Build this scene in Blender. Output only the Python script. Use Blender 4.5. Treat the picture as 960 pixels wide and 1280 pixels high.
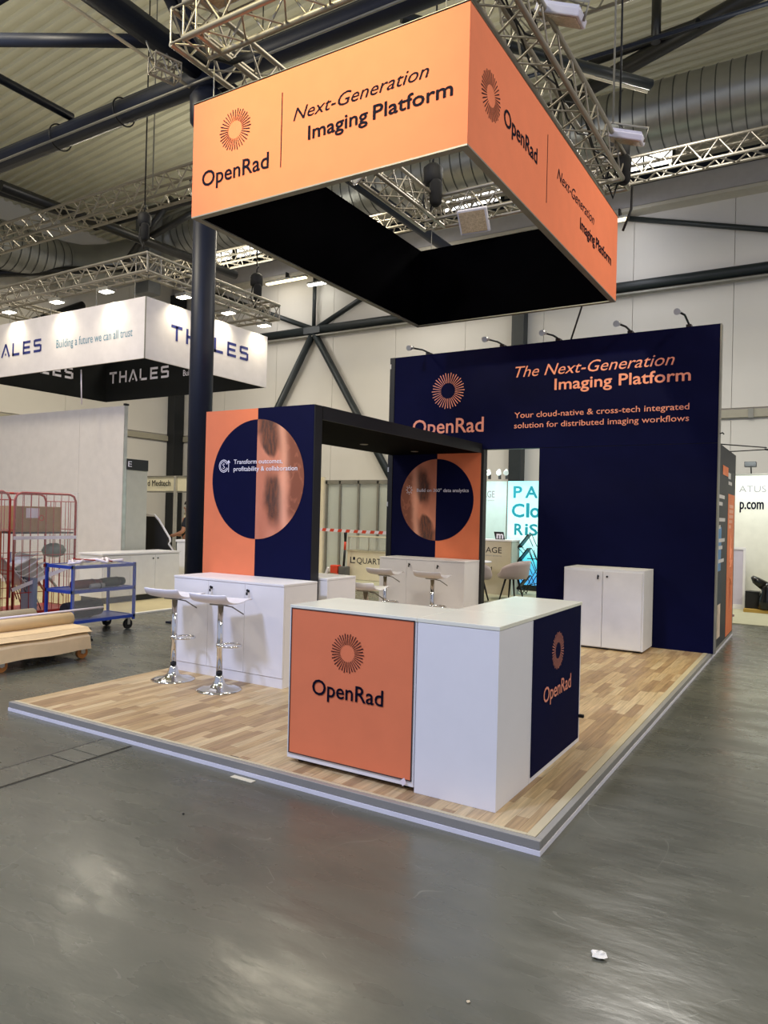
import bpy, math, random
from math import pi, sin, cos, sqrt, radians
from mathutils import Vector, Matrix
random.seed(7)
for o in list(bpy.data.objects): bpy.data.objects.remove(o)
scn = bpy.context.scene
COL = scn.collection

# ------------------------------------------------------------ camera
CAM = Vector((1.1493, -3.3985, 1.621))
yaw, pitch, roll, FPX = -.5475, .0039, .0243, 909.6
fwd = Vector((sin(yaw)*cos(pitch), cos(yaw)*cos(pitch), sin(pitch)))
rt = Vector((cos(yaw), -sin(yaw), 0)); up = rt.cross(fwd)
R_ = rt*cos(roll)+up*sin(roll); U_ = -rt*sin(roll)+up*cos(roll)
cd = bpy.data.cameras.new('camera'); cam = bpy.data.objects.new('camera', cd); COL.objects.link(cam)
cam.matrix_world = Matrix(((R_.x, U_.x, -fwd.x, CAM.x), (R_.y, U_.y, -fwd.y, CAM.y), (R_.z, U_.z, -fwd.z, CAM.z), (0, 0, 0, 1)))
cd.sensor_fit = 'VERTICAL'; cd.sensor_height = 36; cd.lens = 36*FPX/1280; cd.clip_end = 200; cd.clip_start = .05
scn.camera = cam
def project(p):
    d = Vector(p)-CAM; z = d.dot(fwd)
    return (480+FPX*d.dot(R_)/z, 640-FPX*d.dot(U_)/z, z)

# ------------------------------------------------------------ world, lights, exposure
scn.view_settings.view_transform = 'Standard'; scn.view_settings.look = 'None'
scn.view_settings.gamma = 1; scn.view_settings.use_curve_mapping = False
scn.view_settings.exposure = -0.06
w = bpy.data.worlds.new('hall_surroundings'); scn.world = w; w.use_nodes = True
bg = w.node_tree.nodes['Background']; bg.inputs[0].default_value = (.74, .79, 1.0, 1); bg.inputs[1].default_value = .60

def area(name, loc, tgt, size, power, col=(1, 1, 1), sy=None, spread=180):
    l = bpy.data.lights.new(name, 'AREA'); l.energy = power; l.color = col; l.shape = 'RECTANGLE'
    l.size = size; l.size_y = sy or size; l.spread = radians(spread)
    o = bpy.data.objects.new(name, l); COL.objects.link(o); o.location = loc
    o.rotation_euler = (Vector(tgt)-Vector(loc)).to_track_quat('-Z', 'Y').to_euler(); return o
def spot(name, loc, tgt, power, ang, blend=.6, col=(1, 1, 1), r=.06):
    l = bpy.data.lights.new(name, 'SPOT'); l.energy = power; l.color = col; l.spot_size = radians(ang); l.spot_blend = blend
    l.shadow_soft_size = r
    o = bpy.data.objects.new(name, l); COL.objects.link(o); o.location = loc
    o.rotation_euler = (Vector(tgt)-Vector(loc)).to_track_quat('-Z', 'Y').to_euler(); return o
WARM = (1, .90, .70); COOL = (.52, .62, 1.0); NEUT = (1, .96, .88)
# rows of ceiling lamps of the hall
for x, y, c, p in ((-9.5, 0.5, WARM, 520), (-9.5, 10.5, WARM, 330), (-15, 9.5, WARM, 420), (-1.5, 10, NEUT, 380), (-2.2, 3.3, WARM, 60),
                (4.5, 5, WARM, 560), (5, -4, NEUT, 380), (-4, -5.5, COOL, 950), (-12, -5, WARM, 420)):
    area('hall_lamp', (x, y, 9.0 if y != 3.3 else 7.2), (x, y, 0), 2.6 if y == 10.5 else 1.3, p, c)
# lamps of the neighbouring stand that face the hanging box
spot('front_lamp', (-3.2, -3.2, 8.2), (-2.3, 1.1, 4.95), 2500, 42, .9, (1, .86, .34), .25)
spot('right_lamp', (5.5, 2.5, 7.0), (-1.0, 3.2, 4.6), 330, 48, .8, (1, .86, .80), .25)
# up-lighting of the far wall
for x in (-15.5, -9.5, -3.5, 2.5):
    area('wall_washer', (x, 14.2, 8.3), (x, 17, 5.0), .6, 75 if x < -6 else 48, (1, .97, .93) if x < -6 else (.88, .90, 1), 4.5)
# added up-facing fill lights, in place of floor bounce on the roof sheeting
for x, y in ((-13, 2), (-5, 7.5), (-13, 11), (1.5, 8), (-2, 0)):
    area('roof_bounce_fill', (x, y, 8.4), (x, y, 12), 2.5, 85, (1, .97, .82))

# ------------------------------------------------------------ materials
def srgb(h):
    h = h.lstrip('#'); v = [int(h[i:i+2], 16)/255 for i in (0, 2, 4)]
    return tuple((c/12.92 if c <= .04045 else ((c+.055)/1.055)**2.4) for c in v)
MATS = {}
def mat(name, col, rough=.5, metal=0., var=.04, scale=6., emit=None, es=0., bump=0., bscale=60., spec=.5, coat=0.):
    if name in MATS: return MATS[name]
    m = bpy.data.materials.new(name); m.use_nodes = True; nt = m.node_tree; b = nt.nodes['Principled BSDF']
    c = srgb(col) if isinstance(col, str) else col
    tc = nt.nodes.new('ShaderNodeTexCoord')
    n = nt.nodes.new('ShaderNodeTexNoise'); n.inputs['Scale'].default_value = scale; n.inputs['Detail'].default_value = 4
    nt.links.new(tc.outputs['Object'], n.inputs['Vector'])
    r = nt.nodes.new('ShaderNodeValToRGB'); r.color_ramp.elements[0].position = .3; r.color_ramp.elements[1].position = .7
    r.color_ramp.elements[0].color = tuple(max(0, x*(1-var)) for x in c)+(1,)
    r.color_ramp.elements[1].color = tuple(min(1, x*(1+var)) for x in c)+(1,)
    nt.links.new(n.outputs['Fac'], r.inputs['Fac']); nt.links.new(r.outputs['Color'], b.inputs['Base Color'])
    b.inputs['Roughness'].default_value = rough; b.inputs['Metallic'].default_value = metal
    b.inputs['Specular IOR Level'].default_value = spec
    b.inputs['Coat Weight'].default_value = coat
    if emit:
        b.inputs['Emission Color'].default_value = (srgb(emit) if isinstance(emit, str) else emit)+(1,); b.inputs['Emission Strength'].default_value = es
    if bump:
        n2 = nt.nodes.new('ShaderNodeTexNoise'); n2.inputs['Scale'].default_value = bscale; n2.inputs['Detail'].default_value = 3
        nt.links.new(tc.outputs['Object'], n2.inputs['Vector'])
        bp = nt.nodes.new('ShaderNodeBump'); bp.inputs['Strength'].default_value = bump; bp.inputs['Distance'].default_value = .01
        nt.links.new(n2.outputs['Fac'], bp.inputs['Height']); nt.links.new(bp.outputs['Normal'], b.inputs['Normal'])
    MATS[name] = m; return m
ORANGE = mat('orange_fabric', '#ea7f54', .75, var=.03, bump=.05, bscale=400)
NAVY = mat('navy_fabric', '#0b0e33', .75, var=.06, bump=.05, bscale=400, spec=.07)
BLACKF = mat('black_fabric', '#020204', .95, var=.1, spec=.01)
BLACK = mat('black_laminate', '#17171a', .5, var=.1)
BLACKM = mat('black_metal', '#0e0f13', .4, var=.1)
WHITE = mat('white_laminate', '#eae8ea', .42, var=.015)
TOPW = mat('white_worktop', '#ecead9', .22, var=.03, scale=3)
LILAC = mat('lilac_panel', '#c9c3d4', .5)
ALU = mat('brushed_aluminium', '#c9c8c4', .32, .85, var=.1)
ALUT = mat('truss_aluminium', '#9c968a', .42, .65, var=.12, scale=3)
ALUD = mat('dull_aluminium', '#8b8980', .5, .4, var=.08)
CHROME = mat('chrome', '#e2e2e2', .08, 1.0, var=.02)
NAVYST = mat('dark_blue_steel', '#10182b', .5, .0, var=.1, spec=.35)
GREYST = mat('dark_green_grey_steel', '#1f2628', .45, var=.1)
INK = mat('dark_ink', '#090a20', .7, spec=.08); INKC = mat('coral_ink', '#f19a80', .6); INKW = mat('white_ink', '#e8e4f2', .6)
INKB = mat('blue_ink', '#262f78', .6); INKT = mat('teal_ink', '#5d8ba0', .6); INKG = mat('grey_ink', '#8a8c90', .6)
INKCY = mat('cyan_ink', '#10a9c0', .6)
CARTON = mat('brown_cardboard', '#a27f53', .85, var=.08, scale=20)
PAPER = mat('beige_cardboard', '#d8bd92', .8, var=.05, scale=9, bump=.1, bscale=12)
REDM = mat('red_paint', '#a52420', .4); BLUEM = mat('blue_paint', '#2543a0', .4)
RUB = mat('black_rubber', '#0d0d0f', .7); WHEEL = mat('orange_wheel', '#b9773a', .5)
TAPEW = mat('white_tape', '#e9dfe8', .5); REDP = mat('red_plastic', '#d8452a', .4)
CREAM = mat('cream_panel', '#e6dcc2', .5); FASC = mat('white_fascia_fabric', '#ded8d8', .7)
LAMP = mat('lamp_glass', '#ffffff', .3, emit=(1, .93, .75), es=14.)
SHELL = mat('mauve_plastic', '#b9a9a9', .45); WSHELL = mat('white_plastic', '#e4e2ea', .3)
CARPET = mat('beige_carpet', '#b7ab86', .95, bump=.3, bscale=300)
DARK = mat('black_void_panel', '#0a0b0d', .35)

def glassy(name, col, alpha, rough=.1):
    m = bpy.data.materials.new(name); m.use_nodes = True; b = m.node_tree.nodes['Principled BSDF']
    b.inputs['Base Color'].default_value = srgb(col)+(1,); b.inputs['Alpha'].default_value = alpha; b.inputs['Roughness'].default_value = rough
    nt = m.node_tree; n = nt.nodes.new('ShaderNodeTexNoise'); n.inputs['Scale'].default_value = 14; n.inputs['Distortion'].default_value = 2
    bp = nt.nodes.new('ShaderNodeBump'); bp.inputs['Strength'].default_value = .5
    nt.links.new(n.outputs['Fac'], bp.inputs['Height']); nt.links.new(bp.outputs['Normal'], b.inputs['Normal'])
    return m
FILM = glassy('plastic_film', '#f0efe6', .10, .12); FROST = glassy('frosted_glass', '#c9cfc6', .82, .35)

def floor_mat():
    m = bpy.data.materials.new('grey_green_coated_floor'); m.use_nodes = True; nt = m.node_tree; N = nt.nodes; L = nt.links; b = N['Principled BSDF']
    tc = N.new('ShaderNodeTexCoord')
    mp = N.new('ShaderNodeMapping'); mp.inputs['Rotation'].default_value = (0, 0, radians(60)); mp.inputs['Scale'].default_value = (1, 2.6, 1)
    L.new(tc.outputs['Object'], mp.inputs['Vector'])
    n1 = N.new('ShaderNodeTexNoise'); n1.inputs['Scale'].default_value = .7; n1.inputs['Detail'].default_value = 6; n1.inputs['Roughness'].default_value = .6
    L.new(mp.outputs['Vector'], n1.inputs['Vector'])
    r = N.new('ShaderNodeValToRGB'); e = r.color_ramp.elements
    e[0].position = .3; e[0].color = srgb('#4b4c42')+(1,); e[1].position = .72; e[1].color = srgb('#626154')+(1,)
    L.new(n1.outputs['Fac'], r.inputs['Fac'])
    # scratches: thin lines of a stretched voronoi
    mp2 = N.new('ShaderNodeMapping'); mp2.inputs['Rotation'].default_value = (0, 0, radians(38)); mp2.inputs['Scale'].default_value = (.6, 9, 1)
    L.new(tc.outputs['Object'], mp2.inputs['Vector'])
    n2 = N.new('ShaderNodeTexNoise'); n2.inputs['Scale'].default_value = 5; n2.inputs['Detail'].default_value = 8; n2.inputs['Distortion'].default_value = 1.2
    L.new(mp2.outputs['Vector'], n2.inputs['Vector'])
    r2 = N.new('ShaderNodeValToRGB'); f = r2.color_ramp.elements
    f[0].position = .71; f[0].color = (0, 0, 0, 1); f[1].position = .76; f[1].color = (1, 1, 1, 1)
    L.new(n2.outputs['Fac'], r2.inputs['Fac'])
    mx = N.new('ShaderNodeMix'); mx.data_type = 'RGBA'; L.new(r.outputs['Color'], mx.inputs['A']); mx.inputs['B'].default_value = srgb('#9a9a8e')+(1,)
    ml = N.new('ShaderNodeMath'); ml.operation = 'MULTIPLY'; ml.inputs[1].default_value = .3; L.new(r2.outputs['Color'], ml.inputs[0]); L.new(ml.outputs[0], mx.inputs['Factor'])
    prev = mx.outputs['Result']
    for rot, sc, lv, wd, seed in ((25, (.5, 2.2, 1), .5, .0016, 0), (-40, (1.6, .45, 1), .53, .0013, 7), (75, (.8, 1.7, 1), .46, .0012, 13)):
        m3 = N.new('ShaderNodeMapping'); m3.inputs['Rotation'].default_value = (0, 0, radians(rot)); m3.inputs['Scale'].default_value = sc; m3.inputs['Location'].default_value = (seed, seed, seed)
        L.new(tc.outputs['Object'], m3.inputs['Vector'])
        q = N.new('ShaderNodeTexNoise'); q.inputs['Scale'].default_value = 1.3; q.inputs['Detail'].default_value = 1.5; L.new(m3.outputs['Vector'], q.inputs['Vector'])
        c1 = N.new('ShaderNodeMath'); c1.operation = 'COMPARE'; c1.inputs[1].default_value = lv; c1.inputs[2].default_value = wd; L.new(q.outputs['Fac'], c1.inputs[0])
        q2 = N.new('ShaderNodeTexNoise'); q2.inputs['Scale'].default_value = 2.3; q2.inputs['Detail'].default_value = 3; L.new(m3.outputs['Vector'], q2.inputs['Vector'])
        c2 = N.new('ShaderNodeMath'); c2.operation = 'GREATER_THAN'; c2.inputs[1].default_value = .57; L.new(q2.outputs['Fac'], c2.inputs[0])
        c3 = N.new('ShaderNodeMath'); c3.operation = 'MULTIPLY'; L.new(c1.outputs[0], c3.inputs[0]); L.new(c2.outputs[0], c3.inputs[1])
        c4 = N.new('ShaderNodeMath'); c4.operation = 'MULTIPLY'; c4.inputs[1].default_value = .2; L.new(c3.outputs[0], c4.inputs[0])
        mm = N.new('ShaderNodeMix'); mm.data_type = 'RGBA'; L.new(c4.outputs[0], mm.inputs['Factor']); L.new(prev, mm.inputs['A']); mm.inputs['B'].default_value = srgb('#a9a898')+(1,); prev = mm.outputs['Result']
    L.new(prev, b.inputs['Base Color'])
    n3 = N.new('ShaderNodeTexNoise'); n3.inputs['Scale'].default_value = 2.2; n3.inputs['Detail'].default_value = 5; L.new(mp.outputs['Vector'], n3.inputs['Vector'])
    mr = N.new('ShaderNodeMapRange'); mr.inputs['From Min'].default_value = .3; mr.inputs['From Max'].default_value = .7; mr.inputs['To Min'].default_value = .20; mr.inputs['To Max'].default_value = .36
    L.new(n3.outputs['Fac'], mr.inputs['Value']); L.new(mr.outputs['Result'], b.inputs['Roughness'])
    bp = N.new('ShaderNodeBump'); bp.inputs['Strength'].default_value = .16; bp.inputs['Distance'].default_value = .03
    n4 = N.new('ShaderNodeTexNoise'); n4.inputs['Scale'].default_value = 2.6; n4.inputs['Detail'].default_value = 4; L.new(mp.outputs['Vector'], n4.inputs['Vector'])
    L.new(n4.outputs['Fac'], bp.inputs['Height']); L.new(bp.outputs['Normal'], b.inputs['Normal'])
    b.inputs['Specular IOR Level'].default_value = .55
    return m
FLOOR = floor_mat()
def wood(i, c):
    m = bpy.data.materials.new('wood_tone'); m.use_nodes = True; nt = m.node_tree; N = nt.nodes; L = nt.links; b = N['Principled BSDF']
    g = N.new('ShaderNodeNewGeometry'); mp = N.new('ShaderNodeMapping'); mp.inputs['Scale'].default_value = (38, 2.2, 1)
    L.new(g.outputs['Position'], mp.inputs['Vector'])
    n = N.new('ShaderNodeTexNoise'); n.inputs['Scale'].default_value = 1.6; n.inputs['Detail'].default_value = 6; n.inputs['Distortion'].default_value = .6; L.new(mp.outputs['Vector'], n.inputs['Vector'])
    r = N.new('ShaderNodeValToRGB'); e = r.color_ramp.elements; k = srgb(c)
    e[0].position = .32; e[0].color = tuple(x*.72 for x in k)+(1,); e[1].position = .66; e[1].color = tuple(min(1, x*1.12) for x in k)+(1,)
    L.new(n.outputs['Fac'], r.inputs['Fac']); L.new(r.outputs['Color'], b.inputs['Base Color'])
    b.inputs['Roughness'].default_value = .42
    return m
WOODS = [wood(i, c) for i, c in enumerate(('#bea680', '#b0946c', '#b99f77', '#a18462', '#c5ae87', '#a88c67', '#9a7e5c', '#bca17a'))]
def ceil_mat():
    m = mat('beige_corrugated_sheet', '#cdc8b0', .6, var=.06, scale=.8); return m
CEIL = ceil_mat()
def duct_mat():
    m = bpy.data.materials.new('galvanised_duct'); m.use_nodes = True; nt = m.node_tree; N = nt.nodes; L = nt.links; b = N['Principled BSDF']
    n = N.new('ShaderNodeTexNoise'); n.inputs['Scale'].default_value = 1.2; n.inputs['Detail'].default_value = 5
    tc = N.new('ShaderNodeTexCoord'); L.new(tc.outputs['Object'], n.inputs['Vector'])
    r = N.new('ShaderNodeValToRGB'); r.color_ramp.elements[0].color = srgb('#868887')+(1,); r.color_ramp.elements[1].color = srgb('#b4b4b2')+(1,)
    L.new(n.outputs['Fac'], r.inputs['Fac']); L.new(r.outputs['Color'], b.inputs['Base Color'])
    b.inputs['Metallic'].default_value = .75; b.inputs['Roughness'].default_value = .36
    return m
DUCT = duct_mat()
HWALL = mat('white_hall_cladding', '#d6d1c8', .7, var=.03, scale=.7)
ATTR = bpy.data.materials.new('printed_skin_picture'); ATTR.use_nodes = True
_a = ATTR.node_tree.nodes.new('ShaderNodeAttribute'); _a.attribute_name = 'print'
ATTR.node_tree.links.new(_a.outputs['Color'], ATTR.node_tree.nodes['Principled BSDF'].inputs['Base Color'])
ATTR.node_tree.nodes['Principled BSDF'].inputs['Roughness'].default_value = .7

# ------------------------------------------------------------ mesh helpers
class MB:
    def __init__(s): s.v = []; s.f = []; s.sm = []; s.mi = []
    def add(s, vs, fs, smooth=False, mi=0):
        o = len(s.v); s.v += [tuple(v) for v in vs]; s.f += [tuple(i+o for i in f) for f in fs]
        s.sm += [smooth]*len(fs); s.mi += [mi]*len(fs); return s
    def box(s, x0, x1, y0, y1, z0, z1, mi=0):
        return s.add([(x0, y0, z0), (x1, y0, z0), (x1, y1, z0), (x0, y1, z0), (x0, y0, z1), (x1, y0, z1), (x1, y1, z1), (x0, y1, z1)],
                     [(0, 3, 2, 1), (4, 5, 6, 7), (0, 1, 5, 4), (1, 2, 6, 5), (2, 3, 7, 6), (3, 0, 4, 7)], mi=mi)
    def obox(s, c, ax, ay, az):     # centre and three half-axis vectors
        c = Vector(c); ax = Vector(ax); ay = Vector(ay); az = Vector(az)
        vs = [c+i*ax+j*ay+k*az for k in (-1, 1) for j in (-1, 1) for i in (-1, 1)]
        return s.add(vs, [(0, 2, 3, 1), (4, 5, 7, 6), (0, 1, 5, 4), (1, 3, 7, 5), (3, 2, 6, 7), (2, 0, 4, 6)])
    def bar(s, p0, p1, w, h=None, upv=(0, 0, 1)):
        p0 = Vector(p0); p1 = Vector(p1); h = h or w; d = (p1-p0); u = Vector(upv)
        if abs(d.normalized().dot(u)) > .98: u = Vector((1, 0, 0))
        a = d.cross(u).normalized(); b = a.cross(d).normalized()
        return s.obox((p0+p1)/2, d/2, a*w/2, b*h/2)
    def tube(s, pts, r, n=8, cap=True):
        pts = [Vector(p) for p in pts]; rs = r if isinstance(r, (list, tuple)) else [r]*len(pts)
        vs = []; prev = None
        for i, p in enumerate(pts):
            t = (pts[min(i+1, len(pts)-1)]-pts[max(i-1, 0)]).normalized()
            if prev is None:
                a = t.cross(Vector((0, 0, 1)) if abs(t.z) < .9 else Vector((1, 0, 0))).normalized()
            else: a = (prev-t*prev.dot(t)).normalized()
            prev = a; b = t.cross(a)
            vs += [p+(a*cos(2*pi*k/n)+b*sin(2*pi*k/n))*rs[i] for k in range(n)]
        fs = [(i*n+k, i*n+(k+1) % n, (i+1)*n+(k+1) % n, (i+1)*n+k) for i in range(len(pts)-1) for k in range(n)]
        s.add(vs, fs, True)
        if cap:
            o = len(s.v)-len(vs)
            s.f += [tuple(o+k for k in reversed(range(n))), tuple(o+(len(pts)-1)*n+k for k in range(n))]; s.sm += [False]*2; s.mi += [0]*2
        return s
    def lathe(s, prof, c=(0, 0, 0), n=24):      # prof: (radius, z)
        vs = [(c[0]+r*cos(2*pi*k/n), c[1]+r*sin(2*pi*k/n), c[2]+z) for r, z in prof for k in range(n)]
        fs = [(i*n+k, i*n+(k+1) % n, (i+1)*n+(k+1) % n, (i+1)*n+k) for i in range(len(prof)-1) for k in range(n)]
        s.add(vs, fs, True); o = len(s.v)-len(vs)
        s.f += [tuple(o+k for k in reversed(range(n))), tuple(o+(len(prof)-1)*n+k for k in range(n))]; s.sm += [False]*2; s.mi += [0]*2
        return s
    def ring(s, c, R, r, n=28, m=8, a=(1, 0, 0), b=(0, 1, 0)):
        a = Vector(a); b = Vector(b); c = Vector(c); ax = a.cross(b); vs = []
        for i in range(n):
            d = a*cos(2*pi*i/n)+b*sin(2*pi*i/n)
            vs += [c+d*(R+r*cos(2*pi*j/m))+ax*r*sin(2*pi*j/m) for j in range(m)]
        return s.add(vs, [(i*m+j, ((i+1) % n)*m+j, ((i+1) % n)*m+(j+1) % m, i*m+(j+1) % m) for i in range(n) for j in range(m)], True)
    def prism(s, pts, origin, a, b, th):        # 2-D polygon in plane (a,b), thick along a x b
        a = Vector(a); b = Vector(b); n = a.cross(b).normalized(); o = Vector(origin); k = len(pts)
        vs = [o+a*p[0]+b*p[1]+n*th for p in pts]+[o+a*p[0]+b*p[1] for p in pts]
        return s.add(vs, [tuple(range(k)), tuple(reversed(range(k, 2*k)))]+[((i+1) % k, i, k+i, k+(i+1) % k) for i in range(k)])
def link(name, me, parent=None):
    o = bpy.data.objects.new(name, me); COL.objects.link(o)
    if parent: o.parent = parent
    return o
def wloc(p):
    v = Vector((0, 0, 0))
    while p: v += p.location; p = p.parent
    return v
def part(name, mb, m, parent=None, bevel=0, label=None, kind=None, loc=None):
    """mb is in world coordinates (unless the parent stands at the origin)."""
    off = wloc(parent) if parent else Vector((0, 0, 0))
    if loc is not None: off = off+Vector(loc)
    me = bpy.data.meshes.new(name); me.from_pydata([tuple(Vector(v)-off) for v in mb.v], [], mb.f)
    for i, p in enumerate(me.polygons): p.use_smooth = mb.sm[i]; p.material_index = mb.mi[i]
    for x in (m if isinstance(m, list) else [m]): me.materials.append(x)
    o = link(name, me, parent)
    if loc is not None: o.location = loc
    if bevel:
        bm = o.modifiers.new('bevel', 'BEVEL'); bm.width = bevel; bm.segments = 2; bm.limit_method = 'ANGLE'
    if label: o['label'] = label
    if kind: o['kind'] = kind
    return o
def thing(name, label, cat, loc=(0, 0, 0), group=None):
    o = bpy.data.objects.new(name, None); COL.objects.link(o); o.location = loc; o.empty_display_size = .1
    o['label'] = label; o['category'] = cat
    if group: o['group'] = group
    return o
def solo(name, mb, m, label, cat, bevel=0, group=None, loc=None):
    o = part(name, mb, m, None, bevel, loc=loc); o['label'] = label; o['category'] = cat
    if group: o['group'] = group
    return o
def struct(name, mb, m, parent=None):
    o = part(name, mb, m, parent); o['kind'] = 'structure'; return o
def copy_tree(o, parent=None):
    c = o.copy(); COL.objects.link(c)
    if parent: c.parent = parent
    for ch in list(o.children): copy_tree(ch, c)
    return c
_unit = {}
def rod(name, parent, p0, p1, r, m, n=8):
    """a straight round rod as its own object, all rods of one material share one unit mesh"""
    key = (m.name, n)
    if key not in _unit:
        mb = MB().tube([(0, 0, 0), (0, 0, 1)], 1, n); me = bpy.data.meshes.new(name); me.from_pydata(mb.v, [], mb.f)
        for i, p in enumerate(me.polygons): p.use_smooth = mb.sm[i]
        me.materials.append(m); _unit[key] = me
    o = link(name, _unit[key], parent); off = wloc(parent) if parent else Vector((0, 0, 0))
    p0 = Vector(p0); p1 = Vector(p1); d = p1-p0
    o.rotation_mode = 'QUATERNION'; o.rotation_quaternion = d.to_track_quat('Z', 'Y'); o.location = p0-off; o.scale = (r, r, d.length)
    return o
X, Y, Z = Vector((1, 0, 0)), Vector((0, 1, 0)), Vector((0, 0, 1))
def text(name, s, base, right, width, cap, m, parent, italic=0., bold=0., upv=Z, lift=.003, split=None):
    if split:      # two words, each an object of its own; split = (share of first word, start of second)
        a, b = s.split(' '); right = Vector(right)
        text(name, a, base, right, width*split[0], cap, m, parent, italic, bold, upv, lift)
        return text(name, b, Vector(base)+right*width*split[1], right, width*(1-split[1]), cap, m, parent, italic, bold, upv, lift)
    cu = bpy.data.curves.new(name, 'FONT'); cu.body = s; cu.resolution_u = 3; cu.shear = italic
    t = bpy.data.objects.new(name, cu); COL.objects.link(t)
    dg = bpy.context.evaluated_depsgraph_get(); me = bpy.data.meshes.new_from_object(t.evaluated_get(dg))
    bpy.data.objects.remove(t); me.name = name
    xs = [v.co.x for v in me.vertices]; ys = [v.co.y for v in me.vertices]
    x0 = min(xs); kx = width/(max(xs)-x0); ky = cap/max(ys)
    right = Vector(right).normalized(); n = right.cross(upv); off = wloc(parent) if parent else Vector((0, 0, 0)); base = Vector(base)
    for v in me.vertices: v.co = base+right*(v.co.x-x0)*kx+upv*v.co.y*ky+n*lift-off
    if bold:      # heavier weight: the outline repeated a hair's breadth to each side
        vs = [v.co.copy() for v in me.vertices]; fs = [tuple(p.vertices) for p in me.polygons]; mb = MB(); b = bold*ky*.85
        for i, (a, c) in enumerate(((-1, 0), (1, 0), (0, 1), (0, -1), (-.7, -.7), (.7, .7), (.7, -.7), (-.7, .7))): mb.add([v+right*a*b+upv*c*b+n*.00015*i for v in vs], fs)
        me = bpy.data.meshes.new(name); me.from_pydata([tuple(v) for v in mb.v], [], mb.f)
    me.materials.clear(); me.materials.append(m)
    for p in me.polygons: p.material_index = 0
    o = link(name, me, parent)
    return o
def emblem(parent, c, right, R, m, lift=.003):
    """sunburst: rays around an open circle"""
    mb = MB(); right = Vector(right); n = right.cross(Z); c = Vector(c)+n*lift; N = 36
    for k in range(N):
        a = 2*pi*k/N; d = right*cos(a)+Z*sin(a); t = right*-sin(a)+Z*cos(a)
        i, o = .43*R, R*(1 if k % 2 == 0 else .95)
        mb.add([c+d*i-t*R*.013, c+d*o-t*R*.025, c+d*o+t*R*.025, c+d*i+t*R*.013], [(0, 1, 2, 3)])
    return part('emblem', mb, m, parent)
def slab(name, parent, base, right, w_, h_, th, m, bevel=0, label=None, upv=Z):
    """thin panel whose FRONT face passes through base (lower left), body goes backwards"""
    right = Vector(right); n = right.cross(upv); b = Vector(base)
    mb = MB().obox(b+right*w_/2+upv*h_/2-n*th/2, right*w_/2, n*th/2, upv*h_/2)
    return part(name, mb, m, parent, bevel, label)
H = .068      # height of the stand platform

# ============================================================ HALL
fl = struct('floor', MB().add([(-26, -12, 0), (14, -12, 0), (14, 20, 0), (-26, 20, 0)], [(0, 1, 2, 3)]), FLOOR)
# flush cover plates of the service channel in the floor
ch = thing('floor_channel_cover', 'grey painted cover plates of a narrow service channel flush in the floor at the left', 'floor cover', (-3.01, -2, 0))
for y0, y1 in ((-6, -3.4), (-3.39, -1.6), (-1.59, -.46), (-.45, -.30), (-.29, -.03)):
    part('cover_plate', MB().box(-3.145, -2.885, y0, y1, 0, .004), FLOOR, ch)
part('joint', MB().box(-3.165, -3.149, -6, -.03, 0, .0015).box(-2.881, -2.867, -6, -.03, 0, .0015).box(-3.149, -2.881, -.45, -.446, 0, .0015), BLACK, ch)
# far wall: cladding panels, rail, gutter band, clerestory
wb = struct('wall_back', MB().box(-21, 14, 17.06, 17.2, 0, 12.6), HWALL)
for i in range(14):
    x0 = -21+2.5*i
    for z0, z1 in ((0, 4.25), (4.55, 7.85), (8.15, 9.95)):
        part('wall_panel', MB().box(x0+.006, x0+2.494, 17.0, 17.06, z0+.006, z1-.006), HWALL, wb)
part('wall_rail', MB().box(-21, 14, 16.92, 17.06, 4.3, 4.5), mat('greige_rail', '#a39d8a', .5), wb)
for i in range(24): part('rail_bracket', MB().box(-20.2+1.4*i, -20.08+1.4*i, 16.88, 16.93, 4.28, 4.52), ALUD, wb)
part('gutter_band', MB().box(-21, 14, 16.6, 17.06, 10.05, 10.6), mat('pale_grey_band', '#b9b5b6', .5), wb)
part('gutter_lip', MB().box(-21, 14, 16.55, 17.06, 9.93, 10.02), mat('cream_lip', '#c9c2b2', .5), wb)
part('dark_beam', MB().box(-21, 14, 16.5, 17.05, 10.62, 10.95), NAVYST, wb)
WING = mat('bright_daylight_glass', '#ffffff', .2, emit=(1, .98, .93), es=3.2)
for k, (x0, x1, z0, z1) in enumerate(((-19.3, -18.2, 11.05, 11.7), (-17.95, -16.7, 11.05, 11.7), (-9.3, -7.4, 11.0, 11.6), (-4.0, -2.55, 10.98, 11.55), (-13.6, -12.4, 11.0, 11.6), (1.5, 3, 11, 11.6))):
    wn = struct('window_%d' % (k+1), MB().box(x0, x1, 16.9, 16.94, z0, z1), WING)
    part('window_frame', MB().box(x0-.06, x1+.06, 16.88, 17.05, z0-.06, z0).box(x0-.06, x1+.06, 16.88, 17.05, z1, z1+.06).box(x0-.06, x0, 16.88, 17.05, z0, z1).box(x1, x1+.06, 16.88, 17.05, z0, z1).box((x0+x1)/2-.02, (x0+x1)/2+.02, 16.88, 16.9, z0, z1), GREYST, wn)
wl = struct('wall_left', MB().box(-21.2, -21.06, -8, 17.2, 0, 12), HWALL)
for i in range(10):
    y0 = -8+2.5*i
    for z0, z1 in ((0, 4.25), (4.55, 9.9)):
        part('wall_panel', MB().box(-21.06, -21.0, y0+.006, y0+2.494, z0+.006, z1-.006), HWALL, wl)
part('wall_rail', MB().box(-21.06, -20.92, -8, 16.9, 4.3, 4.5), mat('greige_rail', '#a39d8a', .5), wl)
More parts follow.
